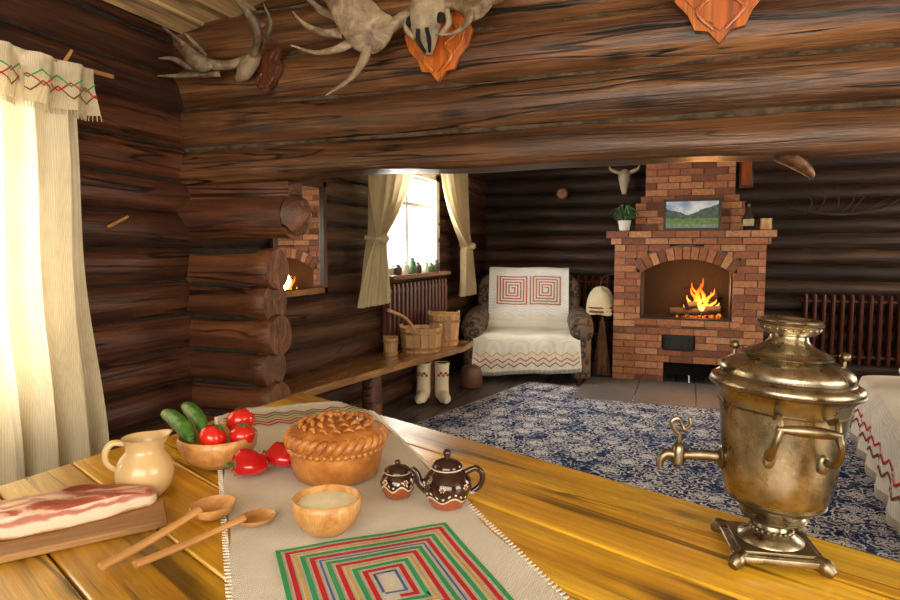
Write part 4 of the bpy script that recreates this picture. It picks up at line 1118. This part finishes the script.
# ------------------------------------------------------------------ trophies
def shield(mb,c,s,depth,mat=0):
    x,y,z=c
    out=[(0,.5),(.16,.44),(.34,.50),(.44,.40),(.38,.24),(.46,.08),(.40,-.10),(.28,-.24),(.22,-.38),(.10,-.40),(0,-.52)]
    pts=out+[(-a,b) for a,b in out[1:-1][::-1]]
    mb.prism([(x+a*s,z+b*s) for a,b in pts],y,y-depth,mat,axis=1)
    ins=[(x+a*s*.8,z+b*s*.8) for a,b in pts]
    mb.prism(ins,y-depth,y-depth-.006,mat,axis=1)
    for sg in(-1,1):
        mb.tube([(x+sg*.05*s,y-depth-.008,z-.40*s),(x+sg*.20*s,y-depth-.010,z-.22*s),(x+sg*.10*s,y-depth-.010,z-.08*s),(x+sg*.28*s,y-depth-.010,z+.06*s),(x+sg*.18*s,y-depth-.010,z+.24*s),(x+sg*.30*s,y-depth-.008,z+.36*s)],[.006,.010,.008,.010,.008,.004],8,5,mat=mat,flat=.6,nrm=(0,1,0))
YW=YP-.025
N=(0.12,1,.1)
root=empty('moose_antler_trophy')
mb=MB(); shield(mb,(-1.0,YW,2.225),.33,.022); mb.obj('plaque',[m_plaque],root,bevel=.004)
sx,sz=.0046,.0043
def Q(px,py,dy=0): return (-1.01+(px-432)*sx,YW-.05-dy,2.235+(40-py)*sz)
mb=MB()
mb.tube([Q(432,4,.0),Q(432,16,.04),Q(431,32,.07),Q(431,48,.06),Q(430,60,.03)],[.05,.085,.075,.05,.018],20,6,flat=.65,nrm=(0,1,0),mat=1,rnoise=.25)
mb.tube([Q(412,20,.02),Q(422,16,.05),Q(432,14,.06),Q(442,16,.05),Q(452,18,.02)],[.025,.034,.036,.034,.025],12,5,mat=1,rnoise=.3)
for sg in(-1,1):
    mb.ball(Q(432+sg*14,32,.085),.020,2,(1,.6,1.1),12,8)
    mb.tube([Q(432+sg*4,42,.115),Q(432+sg*5,52,.10),Q(432+sg*2,60,.06)],[.008,.010,.006],8,4,mat=2)
    mb.tube([Q(432+sg*18,24,.06),Q(432+sg*20,36,.06),Q(432+sg*12,46,.06)],[.012,.014,.01],8,4,mat=1)
mb.tube([Q(424,20,.03),Q(410,24,.05),Q(398,32,.06),Q(386,38,.07)],[.034,.026,.030,.036],14,5,mat=0,rnoise=.15)
pal=[(402,28),(390,18),(378,2),(366,-16),(350,-30),(336,-26),(334,-8),(340,8),(346,20),(352,34),(360,46),(370,56),(384,58),(396,48)]
mb.blade([Q(a,b,.07+.0012*(402-a)) for a,b in pal],Q(370,20,.13),.013,0)
for pts,r in (([(366,44),(348,52),(328,54),(306,46)],.024),([(378,50),(374,68),(362,84),(342,97)],.028),([(350,22),(334,14),(322,2),(314,-10)],.024),([(344,2),(330,-10),(322,-24)],.022),([(352,36),(334,34),(318,26),(308,14)],.022),([(372,0),(378,-16),(376,-30)],.02)):
    n_=len(pts); mb.tube([Q(a,b,.10+.02*i) for i,(a,b) in enumerate(pts)],[r*(1-.88*i/(n_-1)) for i in range(n_)],10,6,flat=.6,nrm=N,mat=0)
mb.tube([Q(440,20,.03),Q(454,18,.05),Q(466,22,.06),Q(476,24,.07)],[.034,.026,.030,.034],14,5,mat=0,rnoise=.15)
par=[(464,28),(466,16),(474,2),(486,-14),(500,-26),(512,-24),(510,-8),(508,6),(502,18),(494,30),(484,38),(472,38)]
mb.blade([Q(a,b,.07+.0012*(a-464)) for a,b in par],Q(488,8,.12),.013,0)
for pts,r in (([(474,30),(474,42),(464,52),(448,53)],.022),([(490,24),(502,26),(512,20),(519,10)],.022),([(502,8),(514,2),(522,-8)],.02)):
    n_=len(pts); mb.tube([Q(a,b,.10+.02*i) for i,(a,b) in enumerate(pts)],[r*(1-.88*i/(n_-1)) for i in range(n_)],10,6,flat=.6,nrm=N,mat=0)
mb.obj('antlers',[m_ant,m_bone,m_dark],root,sharp=80)

root=empty('elk_antler_trophy')
def Q2(px,py,dy=0): return (-1.91+(px-250)*.0050,YW-.03-dy,2.19+(62-py)*.0044)
mb=MB(); shield(mb,(-1.86,YW+.0,2.18),.20,.02); mb.obj('plaque',[m_plaqd],root,bevel=.004)
mb=MB()
mb.tube([Q2(252,48,.0),Q2(252,58,.05),Q2(248,70,.07),Q2(240,76,.07)],[.03,.05,.04,.014],14,6,flat=.7,nrm=(0,1,0),mat=1,rnoise=.1)
pl2=[(226,66),(214,70),(204,66),(196,56),(192,44),(198,40),(208,48),(220,56)]
mb.blade([Q2(a,b,.14) for a,b in pl2],Q2(208,57,.15),.012,0)
for pts,r in (([(248,56),(236,62),(222,62),(208,56)],[.022,.022,.024,.020]),([(220,66),(206,68),(190,70),(166,70)],[.02,.018,.013,.003]),([(204,62),(192,60),(180,52),(168,52)],[.02,.018,.012,.003]),([(200,50),(190,40),(182,30),(174,20)],[.02,.018,.012,.003]),([(204,48),(198,36),(192,26)],[.018,.014,.003]),
              ([(256,54),(266,48),(272,36),(270,22),(262,10)],[.018,.02,.026,.022,.004]),([(272,36),(282,26),(280,10)],[.016,.012,.003]),([(270,26),(262,16),(256,4)],[.016,.01,.003]),([(266,46),(274,44),(280,36)],[.014,.01,.003])):
    mb.tube([Q2(a,b,.06+.035*i) for i,(a,b) in enumerate(pts)],r,10,6,flat=.6,nrm=N,mat=0)
mb.obj('antlers',[m_antd,plain('skull_brown',(.24,.17,.10),.6,bump=.6,bsc=40,var=.45,vsc=16)],root,sharp=80)
root=empty('carved_trophy_plaque')
mb=MB(); shield(mb,(.085,YW-.01,2.285),.38,.025); 
mb.obj('plaque',[m_plaque],root,bevel=.004)
mb=MB(); mb.tube([(.085,YW-.04,2.52),(.085,YW-.10,2.46),(.085,YW-.12,2.42)],[.05,.06,.03],14,5,flat=.7,nrm=(0,1,0),mat=1,rnoise=.1)
for sg in(-1,1):
    mb.tube([(.085+sg*.04,YW-.08,2.47),(.085+sg*.14,YW-.12,2.52),(.085+sg*.24,YW-.14,2.60),(.085+sg*.26,YW-.16,2.72)],[.022,.03,.03,.005],12,6,flat=.5,nrm=(0,1,0),mat=0)
    mb.tube([(.085+sg*.17,YW-.12,2.53),(.085+sg*.30,YW-.15,2.57),(.085+sg*.36,YW-.17,2.66)],[.02,.015,.003],10,5,mat=0)
mb.obj('antlers',[m_ant,m_bone],root,sharp=80)
mb=MB(); mb.tube([(XL+.02,2.12,1.45),(XL+.03,2.22,1.50)],[.008,.006],8,3); mb.obj('wooden_peg',[m_bench])

# ------------------------------------------------------------------ lights / world / camera
w=bpy.data.worlds.new('world'); scene.world=w; w.use_nodes=True
nt=w.node_tree; bg=nt.nodes['Background']; bg.inputs[0].default_value=(.90,.95,1.0,1); bg.inputs[1].default_value=3.2
def area(name,loc,rot,sx,sy,e,col):
    l=bpy.data.lights.new(name,'AREA'); l.shape='RECTANGLE'; l.size=sx; l.size_y=sy; l.energy=e; l.color=col
    o=bpy.data.objects.new(name,l); scene.collection.objects.link(o); o.location=loc; o.rotation_euler=rot; return o
area('window_light_1',(XL-.25,1.2,1.45),(0,D(-90),0),1.2,1.1,58,(1,.94,.83))
area('window_light_2',(XL-.25,5.45,1.65),(0,D(-90),0),1.0,1.3,115,(1,.94,.84))
area('fill_light_right_back',(XR-.1,5.4,1.6),(0,D(90),0),1.3,2.4,62,(1,.83,.60))  # added fill for the back room, set inside an invented window
area('fill_light_right_front',(XR-.1,.4,1.7),(0,D(90),0),1.5,2.4,88,(1,.87,.67))  # added warm fill from the unseen right side of the front room
area('fill_light_rear',(.4,YR+.05,1.75),(D(90),0,0),3.4,1.6,118,(1,.88,.69))  # added broad fill from behind the camera, no known source there
l=bpy.data.lights.new('fire_light','POINT'); l.energy=30; l.color=(1,.42,.12); l.shadow_soft_size=.12
o=bpy.data.objects.new('fire_light',l); scene.collection.objects.link(o); o.location=(.12,6.92,.95)

cam=bpy.data.cameras.new('camera'); co=bpy.data.objects.new('camera',cam); scene.collection.objects.link(co)
co.location=(0,0,1.35); co.rotation_euler=(D(90)-math.atan(50/640),0,math.atan(237/640))
cam.sensor_width=36; cam.lens=25.6; cam.clip_start=.05
scene.camera=co
try:
    scene.view_settings.view_transform='Standard'; scene.view_settings.look='None'; scene.view_settings.exposure=0
except Exception as e: print(e)
